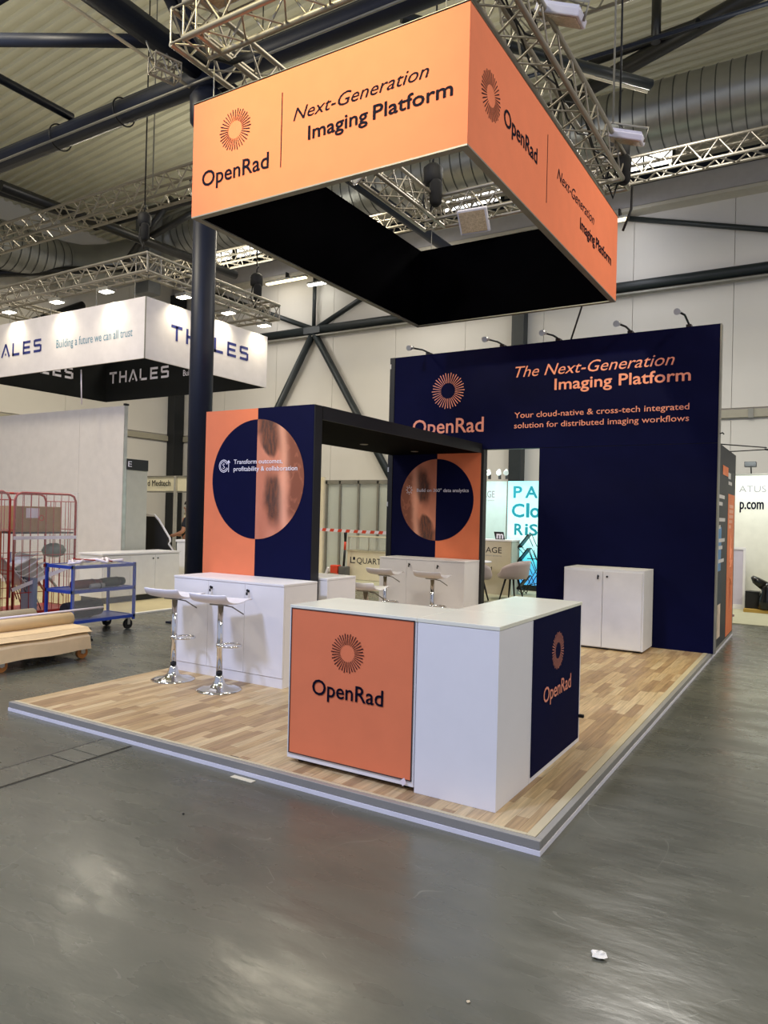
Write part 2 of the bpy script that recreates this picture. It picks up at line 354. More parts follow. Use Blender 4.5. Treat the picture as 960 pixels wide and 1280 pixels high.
# roof: arched corrugated sheeting, ribs running across
def roof_z(x): return 12.6-.0032*(x+.5)**2
mb = MB(); xs = [-22+36*i/18 for i in range(19)]; prof = []
y = -12.0
while y < 17.2: prof += [(y, 0), (y+.14, 0), (y+.17, -.07), (y+.25, -.07)]; y += .28
n = len(prof)
for x in xs: mb.v += [(x, p[0], roof_z(x)+p[1]) for p in prof]
for i in range(18):
    for j in range(n-1): mb.f.append((i*n+j, (i+1)*n+j, (i+1)*n+j+1, i*n+j+1)); mb.sm.append(False); mb.mi.append(0)
struct('ceiling', mb, CEIL)
# dark tubular roof trusses
def tube_thing(name, label, cat, segs, m=NAVYST, group=None):
    t = thing(name, label, cat, segs[0][1], group)
    for s in segs: part(s[0], MB().tube([s[1], s[2]], s[3], 14), s[4] if len(s) > 4 else m, t)
    return t
sc = thing('steel_column', 'tall round dark blue steel column rising behind the left end of the orange hanging box', 'column', (-6.60, 4.16, 0))
part('shaft', MB().tube([(-6.60, 4.16, 0), (-6.60, 4.16, 7.66)], .168, 28), NAVYST, sc)
part('collar', MB().lathe([(.155, -.1), (.25, .0), (.26, .35), (.2, .45)], (-6.60, 4.16, 7.2), 20), NAVYST, sc)
part('base_plate', MB().box(-6.9, -6.4, 3.88, 4.38, 0, .025), NAVYST, sc)
t = tube_thing('roof_truss', 'dark blue tubular main roof truss crossing above the hanging box on the round column', 'roof truss',
    [('chord', (-21, 4.13, 7.84), (14, 4.13, 7.84), .17), ('chord', (-21, 4.3, 8.12), (14, 4.3, 8.12), .08)])
part('web_tube', MB().tube([(-6.6, 4.1, 7.9), (-7.75, 3.8, 10.2)], .1, 10), NAVYST, t); part('web_tube', MB().tube([(-6.6, 4.1, 7.9), (-7.25, 3.8, 10.1)], .1, 10), NAVYST, t)
part('cable_strip', MB().tube([(-21, 3.9, 7.66), (14, 3.9, 7.66)], .018, 6), ALUD, t)
for x in (-10, -8.4, -12.1): part('cable_loop', MB().ring((x, 4.13, 7.84), .21, .012, 20, 6, (0, 1, 0), (0, 0, 1)), BLACKM, t)
t = tube_thing('roof_beam', 'thick dark blue tube running from the round column towards the upper left, white pipe beneath', 'roof beam',
    [('tube', (-6.65, 4.13, 7.95), (-6.65, -8, 7.95), .17), ('white_pipe', (-6.82, 4.0, 7.72), (-6.82, -8, 7.72), .022, CREAM), ('tube', (-6.65, 4.3, 7.95), (-6.65, 17, 7.95), .12)])
tube_thing('roof_brace', 'slim dark diagonal brace crossing under the roof at the upper left', 'roof beam', [('tube', (-9.12, 2.54, 8.3), (-6.75, 3.9, 8.3), .09), ('tube', (-9.12, 2.54, 8.3), (-14, -.3, 8.3), .09)])
tube_thing('roof_purlin', 'slim dark purlin joining the main roof truss from the left edge', 'roof beam', [('tube', (-9.95, 4.3, 8.25), (-9.95, -8, 8.25), .07)])
tube_thing('roof_tie_rod', 'thin black tie rod beneath the corrugated roof at the upper left', 'roof beam', [('rod', (-21, 3.0, 9.4), (-7, 3.0, 9.4), .03)])
tube_thing('roof_tie_rod', 'thin black tie rod beneath the roof above the silver duct at the right', 'roof beam', [('rod', (-12, 8.9, 9.5), (6, 8.9, 9.5), .035)])
tube_thing('roof_beam', 'dark tube with a white underside pipe ending above the silver duct', 'roof beam', [('tube', (-4.0, 5.2, 8.5), (-1.32, 8.3, 8.4), .075), ('white_pipe', (-4.0, 5.1, 8.34), (-1.35, 8.2, 8.24), .02, CREAM)], GREYST)
tube_thing('roof_beam', 'wide black sloping roof beam with a short post above the silver duct at the right', 'roof beam',
    [('tube', (-4.6, 12.6, 10.9), (2.6, 10.2, 11.3), .16), ('tube', (-3.4, 12.2, 11.5), (-1.1, 11.2, 11.0), .09), ('post', (-1.9, 11.4, 11.0), (-1.9, 11.4, 12.1), .09)], BLACKM)
t = tube_thing('roof_frame', 'dark steel roof frame with crossing members above the ducts at the far left', 'roof truss',
    [('tube', (-13.73, 5.3, 8.3), (-13.4, 12, 8.35), .12), ('tube', (-16.9, 7, 9.6), (-16, 11, 9.5), .14), ('tube', (-19, 11.5, 10.6), (-12, 11.5, 10.6), .13),
     ('tube', (-16, 11, 9.5), (-13.2, 11.4, 10.4), .1), ('tube', (-17.5, 11.5, 9.2), (-15.5, 11.5, 10.8), .1), ('tube', (-20.9, 8, 8.3), (-18, 13, 9.6), .12), ('tube', (-20.9, 10, 7.2), (-20.9, 12.5, 8.6), .13)], BLACKM)
# wall bracing
t = thing('wall_bracing', 'dark steel tube frame with crossed diagonals mounted on the white far hall wall', 'bracing', (-14.2, 16.85, 7.9))
part('beam', MB().tube([(-20.9, 16.8, 7.97), (14, 16.8, 7.97)], .14, 14), GREYST, t)
part('cable_tray', MB().box(-20.9, 14, 16.7, 16.9, 7.74, 7.78), ALUD, t)
for x0, z0, r in ((-18.6, 0.6, .12), (-9.7, .9, .12)): part('diagonal', MB().tube([(-14.2, 16.8, 7.9), (x0, 16.8, z0)], r, 12), GREYST, t)
for x0 in (-19.4, -9.4): part('upper_diagonal', MB().tube([(-14.2, 16.85, 8.0), (x0, 16.85, 10.05)], .09, 10), GREYST, t)
part('upper_diagonal', MB().tube([(-4.2, 16.85, 10.0), (3.5, 16.85, 7.9)], .07, 10), GREYST, t)
part('post', MB().tube([(-14.24, 16.85, 8.0), (-14.24, 16.85, 9.95)], .07, 10), GREYST, t)
part('gusset', MB().prism([(-.35, -.1), (.35, -.1), (.35, .12), (-.35, .12)], (-14.2, 16.68, 7.93), X, Z, .02), GREYST, t)
for x, lab in ((-6.67, 'dark rectangular wall column above the navy backdrop, seen through the doorway too'), (4.5, 'dark rectangular wall column out of sight at the right end')):
    solo('wall_column', MB().box(x-.19, x+.19, 16.66, 16.99, 0, 10), GREYST, lab, 'column', .01)
solo('wall_column', MB().box(-20.98, -20.6, 16.45, 16.95, 0, 10), mat('black_column', '#101418', .5), 'black wall column in the far left hall corner beside the Medtech stand', 'column', .01)
rod_o = thing('hanging_cable', 'dark cable hanging on the wall left of the round column', 'cable', (-19.6, 16.9, 0))
part('cable', MB().tube([(-19.95, 16.8, 5.2), (-19.95, 16.8, 2.4)], .05, 6), RUB, rod_o); part('socket', MB().box(-20.1, -19.8, 16.7, 16.9, 5.0, 5.4), RUB, rod_o)
# ducts
def make_duct(name, label, path, r, step=.28):
    t = thing(name, label, 'air duct', path[0]); me = None
    for a, b in zip(path[:-1], path[1:]):
        a = Vector(a); b = Vector(b); d = (b-a); k = max(1, round(d.length/step)); s = d.length/k
        mb = MB().tube([(0, 0, 0), (0, 0, s*.95)], r, 32, False); mb.tube([(0, 0, s*.93), (0, 0, s*1.0)], r*1.02, 32, False); mb.mi = [0]*32+[1]*32
        me = bpy.data.meshes.new('duct_section'); me.from_pydata(mb.v, [], mb.f)
        for p in me.polygons: p.use_smooth = True; p.material_index = mb.mi[p.index]
        me.materials.append(DUCT); me.materials.append(mat('duct_seam', '#57595a', .4, .6))
        for i in range(k):
            o = link('duct_section', me, t); o.rotation_mode = 'QUATERNION'; o.rotation_quaternion = d.to_track_quat('Z', 'Y'); o.location = a+d*(i/k)-t.location
    return t
make_duct('air_duct', 'large silver spiral duct running along the far wall above the navy backdrop', [(-17.6, 13.8, 10.82), (6, 13.8, 10.82)], .72)
dk = make_duct('air_duct', 'silver duct with an elbow under the roof at the left above the white lettered box', [(-20.0, 4, 9.3), (-20.0, 11.2, 9.4)], .72)
part('elbow', MB().tube([(-20, 11.1, 9.4), (-19.95, 11.8, 9.5), (-19.7, 12.6, 9.75), (-19.1, 13.3, 10.1), (-18.4, 13.65, 10.5), (-17.6, 13.8, 10.8)], .735, 28, False), DUCT, dk)
for x, y, z in ((-16.2, 13.05, 10.8), (-12.5, 13.05, 10.8)):
    part('hanger_band', MB().ring((x, 13.8, 10.82), .76, .03, 28, 6, (0, 1, 0), (0, 0, 1)).tube([(x, 13.3, 10.3), (x, 13.3, 9.3)], .05, 6), BLACKM, dk)
solo('duct_riser', MB().box(-18.3, -17.6, 12.5, 13.0, 8.6, 11.3), mat('grey_sheet_metal', '#77797b', .4, .5), 'grey rectangular duct riser behind the black hoist at the left', 'air duct', .02)
# alu trusses
def truss(name, label, p0, p1, w_, group=None, r=.025, br=.012, cell=None, stuff=False, upv=Z, t=None):
    p0 = Vector(p0); p1 = Vector(p1); d = (p1-p0); L = d.length; dn = d.normalized(); s = dn.cross(upv).normalized(); u = s.cross(dn)
    if t is None: t = thing(name, label, 'truss', p0, group)
    cr = [s*i*w_/2+u*j*w_/2 for i, j in ((-1, -1), (1, -1), (1, 1), (-1, 1))]
    for c in cr: rod('chord', t, p0+c, p1+c, r, ALUT, 10)
    k = max(2, round(L/(cell or w_*1.5))); segs = []
    for f in range(4):
        a, b = cr[f], cr[(f+1) % 4]
        segs += [(p0+a, p0+b), (p1+a, p1+b)]
        for i in range(k):
            q0 = p0+d*(i/k); q1 = p0+d*((i+.5)/k); q2 = p0+d*((i+1)/k)
            segs += [(q0+a, q1+b), (q1+b, q2+a)]
    if stuff:
        mb = MB()
        for a, b in segs: mb.tube([a, b], br, 5, False)
        part('lattice', mb, ALUT, t, kind='stuff')
    else:
        for a, b in segs: rod('brace', t, a, b, br, ALUT, 6)
    return t
truss('lighting_truss', 'long aluminium truss crossing the hall at the left below the main roof tube', (-20.9, 6.5, 7.93), (-3.9, 6.5, 7.93), .42, r=.03, br=.016, stuff=True)
truss('lighting_truss', 'long aluminium truss in front of the far wall below the silver duct', (-15.5, 11.5, 8.62), (6, 11.5, 8.62), .36, r=.03, br=.016, stuff=True)
stub = truss('lighting_truss', 'short ladder of aluminium truss hung under the dark tube left of the round column', (-6.49, 3.04, 7.45), (-6.39, 3.39, 7.45), .2, r=.018, br=.01)
for x, y in ((-6.49, 3.05), (-6.40, 3.38)): rod('hanger', stub, (x, y, 7.5), (-6.66, y, 7.86), .012, ALUD)
truss('lighting_truss', 'aluminium truss under the roof at the top edge right of the orange box', (-3, 6.5, 8.95), (4, 6.5, 8.95), .42, r=.03, br=.014, stuff=True)
for x, y, z0, z1, lab in ((-8.61, 4.91, 7.0, 12, 'thin steel wire beside the hoist chain at the left'),
                          (-.9, 4.5, 5.9, 12.1, 'thin steel wire rising from the right truss in front of the silver duct')):
    solo('hoist_wire', MB().tube([(x, y, z0), (x, y, z1)], .011, 6), BLACKM if z0 < 5.95 and x < -5 else ALUD, lab, 'cable')
# rig above the box: four trusses joined at the corners
TZ = 5.50+.145
rig = thing('lighting_truss', 'rectangular aluminium truss frame hung above the orange box', 'truss', (-2.3, 3, 5.5))
for p0, p1 in (((-3.45, .935, TZ), (-.90, .935, TZ)), ((-3.45, 5.15, TZ), (-.90, 5.15, TZ)), ((-3.45, .79, TZ), (-3.45, 5.28, TZ)), ((-1.05, .79, TZ), (-1.05, 5.28, TZ))):
    truss('', '', p0, p1, .29, t=rig, r=.025, br=.0095, cell=.42)
def floodlight(loc, rot, label, group='floodlights on the truss frame'):
    t = thing('floodlight', label, 'floodlight', (0, 0, 0), group)
    part('housing', MB().box(-.19, .19, -.15, .15, -.02, .045), mat('pale_fixture', '#c9c8d8', .4), t, .012)
    part('glass', MB().box(-.165, .165, -.125, .125, -.026, -.019), mat('amber_glass', '#b7a48c', .2, var=.25, scale=60), t)
    for i in range(5): part('cooling_fin', MB().box(-.16, .16, -.11+.05*i, -.10+.05*i, .045, .075), MATS['pale_fixture'], t)
    part('bracket', MB().tube([(-.2, 0, .0), (-.2, 0, .14), (.2, 0, .14), (.2, 0, 0)], .012, 6), ALUD, t)
    t.location = loc; t.rotation_euler = rot; return t
floodlight((-.82, 2.45, 5.78), (.25, .35, .2), 'white floodlight on the right truss near the top of the frame')
floodlight((-.80, 4.65, 5.76), (.25, .3, .2), 'white floodlight on the right truss near its far end')
floodlight((-3.12, .92, 5.86), (.1, -.1, .1), 'white floodlight on the left corner of the front truss')
floodlight((-3.17, 3.15, 5.32), (.5, -.7, .3), 'grey square floodlight seen inside the box at its left wall')
floodlight((-2.68, 4.85, 5.30), (-.9, 0, .1), 'grey square floodlight seen inside the box at its back wall')
def hoist(x, y, z, label, s=1., wire=True):
    t = thing('chain_hoist', label, 'hoist', (x, y, z), 'chain hoists')
    part('motor', MB().lathe([(.10*s, 0), (.17*s, .05*s), (.18*s, .30*s), (.10*s, .38*s)], (x, y, z), 14), RUB, t)
    part('chain_bag', MB().lathe([(.05*s, -.42*s), (.11*s, -.36*s), (.12*s, -.02*s), (.08*s, .05*s)], (x+.1*s, y-.06*s, z), 10), mat('black_canvas', '#101012', .9), t)
    part('hook', MB().tube([(x, y, z+.38*s), (x, y, z+.5*s), (x+.05*s, y, z+.55*s), (x+.02*s, y, z+.62*s)], .02*s, 6), BLACKM, t)
    if wire: part('chain', MB().tube([(x, y, z+.6*s), (x, y, 11.6)], .012, 6), BLACKM, t)
    part('cable', MB().tube([(x-.08, y, z+.1), (x-.2*s, y, z-.25*s), (x-.1*s, y+.05, z-.55*s), (x, y, z-.3*s)], .014, 6), RUB, t)
    return t
hoist(-3.32, 4.95, 5.92, 'black chain hoist seen through the opening of the orange box at its back corner', .72)
hoist(-8.72, 4.85, 6.35, 'black chain hoist above the near corner of the white lettered box', .62)
hoist(-8.45, 7.36, 6.0, 'black chain hoist at the far right end of the white lettered box', .7)
hoist(-.98, 5.1, 5.75, 'black chain hoist at the far end of the right truss', .7)
t = thing('truss_cable', 'black cables looped along the right truss above the orange box', 'cable', (-1, 3, 5.6))
for dx in (0, .06, -.08):
    part('cable', MB().tube([(-1.05+dx, 1.2+.35*i, 5.66+.10*sin(i*1.9+dx*40)) for i in range(12)], .009, 6), RUB, t)
part('drop_cable', MB().tube([(-.86, 5.26, 5.5), (-.87, 5.28, 5.25), (-.95, 5.24, 5.0)], .015, 6), RUB, t)
t2 = solo('safety_sling', MB().tube([(-3.55, .85, 5.8), (-3.5, 1.1, 5.55), (-3.3, 1.2, 5.48), (-3.2, 1.35, 5.6)], .025, 8), RUB, 'black sling wrapped round the left corner of the truss frame', 'sling')

# ============================================================ STAND PLATFORM
pf = thing('stand_platform', 'low exhibition platform with pale strip wood flooring and grey metal edging', 'platform', (-2.2, 3, 0))
part('plinth', MB().box(-4.362, .003, -.004, 8.28, 0, .024), mat('white_plinth', '#e6e3ea', .5), pf)
part('base_board', MB().box(-4.33, -.05, .04, 8.22, .028, .0655), BLACK, pf)
for p0, p1 in (((-4.36, 0), (-.001, .0)),):
    part('front_edge', MB().box(-4.36, 0, 0, .035, .026, H+.002), mat('grey_edge_metal', '#98958f', .45, .2), pf, .003)
part('right_edge', MB().box(-.035, 0, .036, 8.28, .026, H+.002), MATS['grey_edge_metal'], pf, .003)
part('inner_edge', MB().box(-.085, -.037, .037, 8.27, .05, H+.004), mat('cream_edge_profile', '#bfb394', .4), pf, .002)
part('inner_edge', MB().box(-4.35, -.086, .037, .06, .05, H+.003), MATS['cream_edge_profile'], pf, .002)
PW = .0713; ROWS = 60; cand = []
rr = random.Random(3)
for r in range(ROWS):
    x0 = -4.345+r*PW; x1 = min(x0+PW, -.087)
    if x0 > -.1: continue
    y = .062-rr.random()*.45
    while y < 6.0:
        L = rr.choice((.38, .46, .55)); a = max(y, .062); b = min(y+L, 6.0); y += L
        if b-a > .03: cand.append((x0, x1, a, b, rr.randrange(8)))
def hidden(c):
    x = (c[0]+c[1])/2; yy = (c[2]+c[3])/2
    if -1.7 < x < -.31 and .2 < yy < .7: return True
    if -.81 < x < -.31 and yy < 1.65 and yy > .2: return True
    return yy > 2.0 and x < -.81 and x < -.8-(yy-1.6)*.1
def seen(c):
    px, py, d = project(((c[0]+c[1])/2, (c[2]+c[3])/2, H)); return -10 < px < 970 and py < 1290
vis = [c for c in cand if seen(c) and not hidden(c)]
vis.sort(key=lambda c: (Vector(((c[0]+c[1])/2, (c[2]+c[3])/2, H))-CAM).length)
near = set(vis[:298]); pmesh = {}
for c in near:
    w_ = round(c[1]-c[0], 4); l_ = round(c[3]-c[2], 3); key = (w_, l_, c[4])
    if key not in pmesh:
        me = bpy.data.meshes.new('plank'); g = .0006
        b_ = MB().box(g, w_-g, g, l_-g, 0, .0018); b_.v = b_.v[:]; me.from_pydata(b_.v, [], b_.f); me.materials.append(WOODS[c[4]]); pmesh[key] = me
    o = link('plank', pmesh[key], pf); o.location = Vector((c[0], c[2], .0663))-pf.location
mb = MB()
for c in cand:
    if c not in near: mb.box(c[0]+.0006, c[1]-.0006, c[2]+.0006, c[3]-.0006, .0663, .0681, c[4])
part('wood_strips', mb, WOODS, pf, kind='stuff')

# ============================================================ RECEPTION COUNTER
def counter_unit(name, label, x0, x1, y0, y1, ztop, zbot):
    t = thing(name, label, 'counter', ((x0+x1)/2, (y0+y1)/2, H), 'units of the reception counter')
    part('body', MB().box(x0+.002, x1-.002, y0+.002, y1-.002, zbot, ztop-.024), WHITE, t, .002)
    part('worktop', MB().box(x0, x1, y0, y1, ztop-.022, ztop), TOPW, t, .002); return t
ct = 1.046
cu = counter_unit('reception_counter', 'white counter unit with an orange front panel lettered OpenRad', -1.712, -.806, .195, .72, ct, .095)
slab('front_panel', cu, (-1.692, .1935, .132), X, .868, .892, .006, ORANGE)
part('panel_frame', MB().box(-1.697, -1.692, .190, .196, .127, 1.029).box(-.824, -.819, .190, .196, .127, 1.029).box(-1.697, -.819, .190, .196, 1.024, 1.029).box(-1.697, -.819, .190, .196, .127, .132), mat('dark_seam', '#33262c', .5), cu)
emblem(cu, (-1.27, .193, .793), X, .118, INK)
text('lettering', 'OpenRad', (-1.521, .193, .517), X, .506, .092, INK, cu, bold=.012)
for x in (-1.64, -.88):
    for y in (.26, .64): part('foot', MB().lathe([(.022, 0), (.022, .02), (.012, .028)], (x, y, H), 12), RUB, cu)
part('bottom_shade_block', MB().box(-1.66, -.85, .25, .66, H+.002, .094), BLACK, cu)  # black block stands in for the shade under the raised unit
part('paper_tag', MB().obox((-.865, .186, .118), (.012, 0, .010), (0, .002, 0), (-.008, 0, .014)), TAPEW, cu)
cu = counter_unit('reception_counter', 'plain white corner unit of the reception counter nearest the camera', -.804, -.31, .194, .692, ct, H)
cu = counter_unit('reception_counter', 'white counter unit with a navy side panel and coral OpenRad lettering', -.806, -.31, .694, 1.70, ct, H)
slab('side_panel', cu, (-.3085, .712, .10), Y, .955, .925, .006, NAVY)
emblem(cu, (-.308, 1.168, .782), Y, .12, INKC)
text('lettering', 'OpenRad', (-.308, .904, .496), Y, .55, .092, INKC, cu, bold=.012)
part('door_handle', MB().box(-.31, -.275, 1.665, 1.69, .24, .262), RUB, cu, .003)

# ============================================================ PORTAL: left graphic wall and canopy
def half_disc(parent, name, c, R, side, m, lift=.003, N=40):
    """half disc in the XZ plane facing -Y; side=+1 right half"""
    pts = [(c[0]+side*R*cos(a), c[1]-lift, c[2]+R*sin(a)) for a in [(-pi/2)+pi*i/N for i in range(N+1)]]
    mb = MB().add(pts, [tuple(range(N+1)) if side > 0 else tuple(reversed(range(N+1)))]); return part(name, mb, m, parent)
import mathutils
def fbm(x, y, s=0):
    return mathutils.noise.fractal(Vector((x, y, s)), 1., 2.1, 4)
def skin_picture(parent, c, R, side, flip, lift=.003, NA=110, NR=70):
    """printed half disc: out-of-focus view of skin and hair, colours stored per vertex"""
    vs = []; cols = []
    def sm(e0, e1, x):
        t = max(0, min(1, (x-e0)/(e1-e0))); return t*t*(3-2*t)
    for i in range(NR+1):
        for j in range(NA+1):
            r = i/NR; a = -pi/2+pi*j/NA; uu = r*cos(a); vv = r*sin(a)
            vs.append((c[0]+side*R*uu, c[1]-lift, c[2]+R*vv))
            u = uu; v = -vv if flip else vv
            wv = fbm(u*3, v*2.2, 1)*.08
            skin = Vector((.50, .155, .085)).lerp(Vector((.68, .26, .16)), .5+.5*fbm(u*2.5, v*1.6, 4))
            hair = Vector((.05, .022, .018)).lerp(Vector((.17, .05, .022)), sm(-.4, .5, fbm(u*26, v*5, 9)))
            k1 = (1-sm(.55, 1.15, abs(u-.30+wv)/min(.36, .06+.62*max(0, v-.3+wv))))*sm(.28, .42, v+wv)
            k2 = 1-sm(.5, 1.12, math.hypot((u-.36+.12*(v+.2)+wv)/.25, (v+.32+wv)/.5))
            k3 = sm(.55, .78, u+wv*1.5+(0.08 if v > .2 else 0)+(.12*max(0, v)))*sm(-.75, -.5, v)
            swirl = sm(.8, .97, sin(5*(u+fbm(u*3, v*2.5, 3)*.9)+4*v)**2)
            col = skin.lerp(hair, .95*max(k1, k2))
            col = col.lerp(Vector((.17, .045, .022)).lerp(Vector((.55, .19, .11)), .28*swirl), .9*k3)
            band = math.exp(-((u-.58-.10*(-v)-.04*sin(3*v))/.085)**2)*sm(-.95, -.6, v+.1)
            col = col.lerp(Vector((.84, .40, .27)), .7*band)
            cols.append((*[max(.0, x) for x in col], 1))
    me = bpy.data.meshes.new('skin_photograph'); n = NA+1; fs = []
    for i in range(NR):
        for j in range(NA):
            f = (i*n+j, (i+1)*n+j, (i+1)*n+j+1, i*n+j+1); fs.append(f if side > 0 else f[::-1])
    off = wloc(parent); me.from_pydata([tuple(Vector(v)-off) for v in vs], [], fs); me.materials.append(ATTR)
    at = me.color_attributes.new('print', 'FLOAT_COLOR', 'POINT')
    for k, q in enumerate(cols): at.data[k].color = q
    return link('skin_photograph', me, parent)
pw = thing('graphic_wall', 'tall left portal wall, half orange half navy, with a circular picture reading Transform outcomes', 'partition wall', (-3.7, 2.17, H))
ZT = 2.65
part('frame', MB().box(-4.41, -3.0, 2.113, 2.235, H, ZT), BLACK, pw, .003)
slab('orange_panel', pw, (-4.408, 2.108, H), X, .708, ZT-H, .005, ORANGE)
slab('navy_panel', pw, (-3.699, 2.108, H), X, .692, ZT-H, .005, NAVY)
C1 = (-3.70, 2.108, 1.945)
half_disc(pw, 'navy_half_disc', C1, .595, -1, NAVY)
skin_picture(pw, C1, .595, 1, False)
text('lettering', 'Transform outcomes,', (-4.001, 2.104, 2.099), X, .632, .045, INKW, pw, bold=.008)
text('lettering', 'profitability & collaboration', (-4.0, 2.104, 2.027), X, .814, .045, INKW, pw, bold=.008)
def coin_icon(parent, c, R, m):
    mb = MB(); c = Vector(c)
    for rad in (R, R*.74): 
        mb.add([c+Vector(((rad+s*R*.06)*cos(a), 0, (rad+s*R*.06)*sin(a))) for a in [radians(20+i*320/24) for i in range(25)] for s in (-1, 1)], [(2*i, 2*i+1, 2*i+3, 2*i+2) for i in range(24)])
    mb.box(c.x+R*1.02, c.x+R*1.15, c.y, c.y+.001, c.z-R, c.z+R*.6); mb.prism([(-.35*R, 0), (.35*R, 0), (0, .45*R)], (c.x+R*1.08, c.y, c.z+R*.55), X, Z, .001)
    part('icon', mb, m, parent); text('icon_letter', 'S', (c.x-R*.25, c.y, c.z-R*.42), X, R*.5, R*.84, m, parent, lift=.001)
coin_icon(pw, (-4.14, 2.103, 2.08), .062, INKW)
cn = thing('canopy', 'black canopy beam bridging the left graphic wall and the navy backdrop', 'canopy', (-3.7, 4.1, 2.5))
part('soffit', MB().box(-4.45, -3.012, 2.237, 5.995, 2.522, 2.545), mat('black_soffit', '#020203', .8, spec=.03), cn)
part('side_fascia', MB().box(-3.01, -2.996, 2.237, 5.995, 2.518, ZT), BLACK, cn)
part('side_fascia', MB().box(-4.464, -4.45, 2.237, 5.995, 2.518, ZT), BLACK, cn)
part('roof_board', MB().box(-4.448, -3.012, 2.237, 5.995, ZT-.02, ZT-.002), BLACK, cn)
for x, y in ((-3.95, 4.43), (-3.81, 5.52)):
    part('downlight', MB().lathe([(.05, -.006), (.055, .0), (.04, .003)], (x, y, 2.521), 20), mat('matt_steel', '#8d8a84', .4, .6), cn)
# ============================================================ BACKDROP WALL
bw = thing('backdrop_wall', 'tall navy backdrop wall headed The Next-Generation Imaging Platform with a doorway opening', 'partition wall', (-2.2, 6.05, H))
ZW = 3.987; ZS = 2.568
part('frame', MB().box(-4.535, .03, 6.006, 6.115, ZS, ZW).box(-4.535, -2.965, 6.006, 6.115, H, ZS).box(-2.166, .03, 6.006, 6.115, H, ZS), BLACK, bw, .002)
slab('header_panel', bw, (-4.44, 6.0, ZS+.004), X, 4.462, ZW-ZS-.006, .006, NAVY)
part('end_post', MB().box(-4.53, -4.445, 5.992, 6.006, H, ZW), BLACKM, bw, .002)
for z in (3.82, 2.27, 1.75): part('clip', MB().box(-4.525, -4.505, 5.984, 5.992, z, z+.07), ALU, bw)
slab('navy_panel', bw, (-4.44, 6.0, H), X, .742, ZS-H-.002, .006, NAVY)
slab('orange_panel', bw, (-3.697, 6.0, H), X, .69, ZS-H-.002, .006, ORANGE)
part('door_jamb', MB().box(-3.006, -2.965, 5.997, 6.0055, H, ZS), BLACKM, bw)
slab('right_panel', bw, (-2.164, 6.0, H), X, 2.186, ZS-H-.002, .006, NAVY)
part('corner_profile', MB().box(.024, .04, 5.997, 6.12, H, ZW), ALUD, bw, .001)
C2 = (-3.70, 6.0, 1.856)
half_disc(bw, 'navy_half_disc', C2, .592, 1, NAVY)
skin_picture(bw, C2, .592, -1, True)
text('lettering', 'Build on 360° data analytics', (-4.02, 5.996, 1.972), X, .835, .05, INKW, bw, bold=.014)
t_ = MB().ring((-4.148, 5.996, 1.998), .035, .003, 20, 4, X, Z)
for a in range(8): t_.add([(-4.148+.05*cos(a*pi/4)-.006, 5.995, 1.998+.058*sin(a*pi/4)-.006), (-4.148+.05*cos(a*pi/4)+.006, 5.995, 1.998+.058*sin(a*pi/4)-.006), (-4.148+.05*cos(a*pi/4)+.006, 5.995, 1.998+.058*sin(a*pi/4)+.006), (-4.148+.05*cos(a*pi/4)-.006, 5.995, 1.998+.058*sin(a*pi/4)+.006)], [(0, 1, 2, 3)])
part('icon', t_, INKW, bw)
emblem(bw, (-3.55, 6.0, 3.428), X, .262, INKC)
text('lettering', 'OpenRad', (-4.114, 6.0, 2.822), X, 1.13, .205, INKC, bw, bold=.014)
text('lettering', 'The Next-Generation', (-2.53, 6.0, 3.54), X, 2.05, .148, INKC, bw, italic=.3)
text('lettering', 'Imaging Platform', (-1.975, 6.0, 3.335), X, 1.68, .145, INKC, bw, bold=.02)
text('lettering', 'Your cloud-native & cross-tech integrated', (-2.528, 6.0, 2.985), X, 2.227, .075, INKC, bw, bold=.006)
text('lettering', 'solution for distributed imaging workflows', (-2.53, 6.0, 2.845), X, 2.229, .075, INKC, bw, bold=.006)
text('corner_mark', 'X', (-.03, 5.999, 2.62), X, .02, .02, INK, bw) if False else None
def arm_lamp(x, label, dz=0.):
    t = thing('arm_lamp', label, 'lamp', (x, 6.06, ZW), 'arm lamps along the top of the backdrop wall')
    part('clamp', MB().box(x-.03, x+.03, 6.0, 6.12, ZW, ZW+.03), BLACKM, t)
    part('arm', MB().tube([(x, 6.06, ZW+.03), (x-.03, 5.9, ZW+.05+dz), (x-.05, 5.62, ZW+.02+dz)], .013, 8), BLACKM, t)
    part('head', MB().tube([(x-.05, 5.64, ZW+.03+dz), (x-.055, 5.53, ZW-.0+dz)], [.025, .04], 12), ALU, t)
for x, l, dz in ((-3.9, 'first arm lamp from the left end of the backdrop wall', 0), (-2.74, 'second arm lamp from the left on the backdrop wall', 0), (-1.95, 'third arm lamp from the left, above the word Next', 0),
              (-1.02, 'fourth arm lamp from the left, above the word Generation', .01), (-.33, 'arm lamp nearest the right end of the backdrop wall', .07)):
    arm_lamp(x, l, dz)
solo('hanging_cable', MB().tube([(-1.79, 6.06, 3.99), (-1.55, 6.06, 4.75), (-1.3, 6.0, 5.4)], .012, 6), BLACKM, 'thin black cable rising from the backdrop wall behind the orange box', 'cable')
solo('wall_hook', MB().tube([(.04, 6.03, 2.68), (.07, 6.02, 2.69), (.085, 6.02, 2.67)], .008, 6), BLACKM, 'small dark hook on the right edge of the backdrop wall', 'hook')

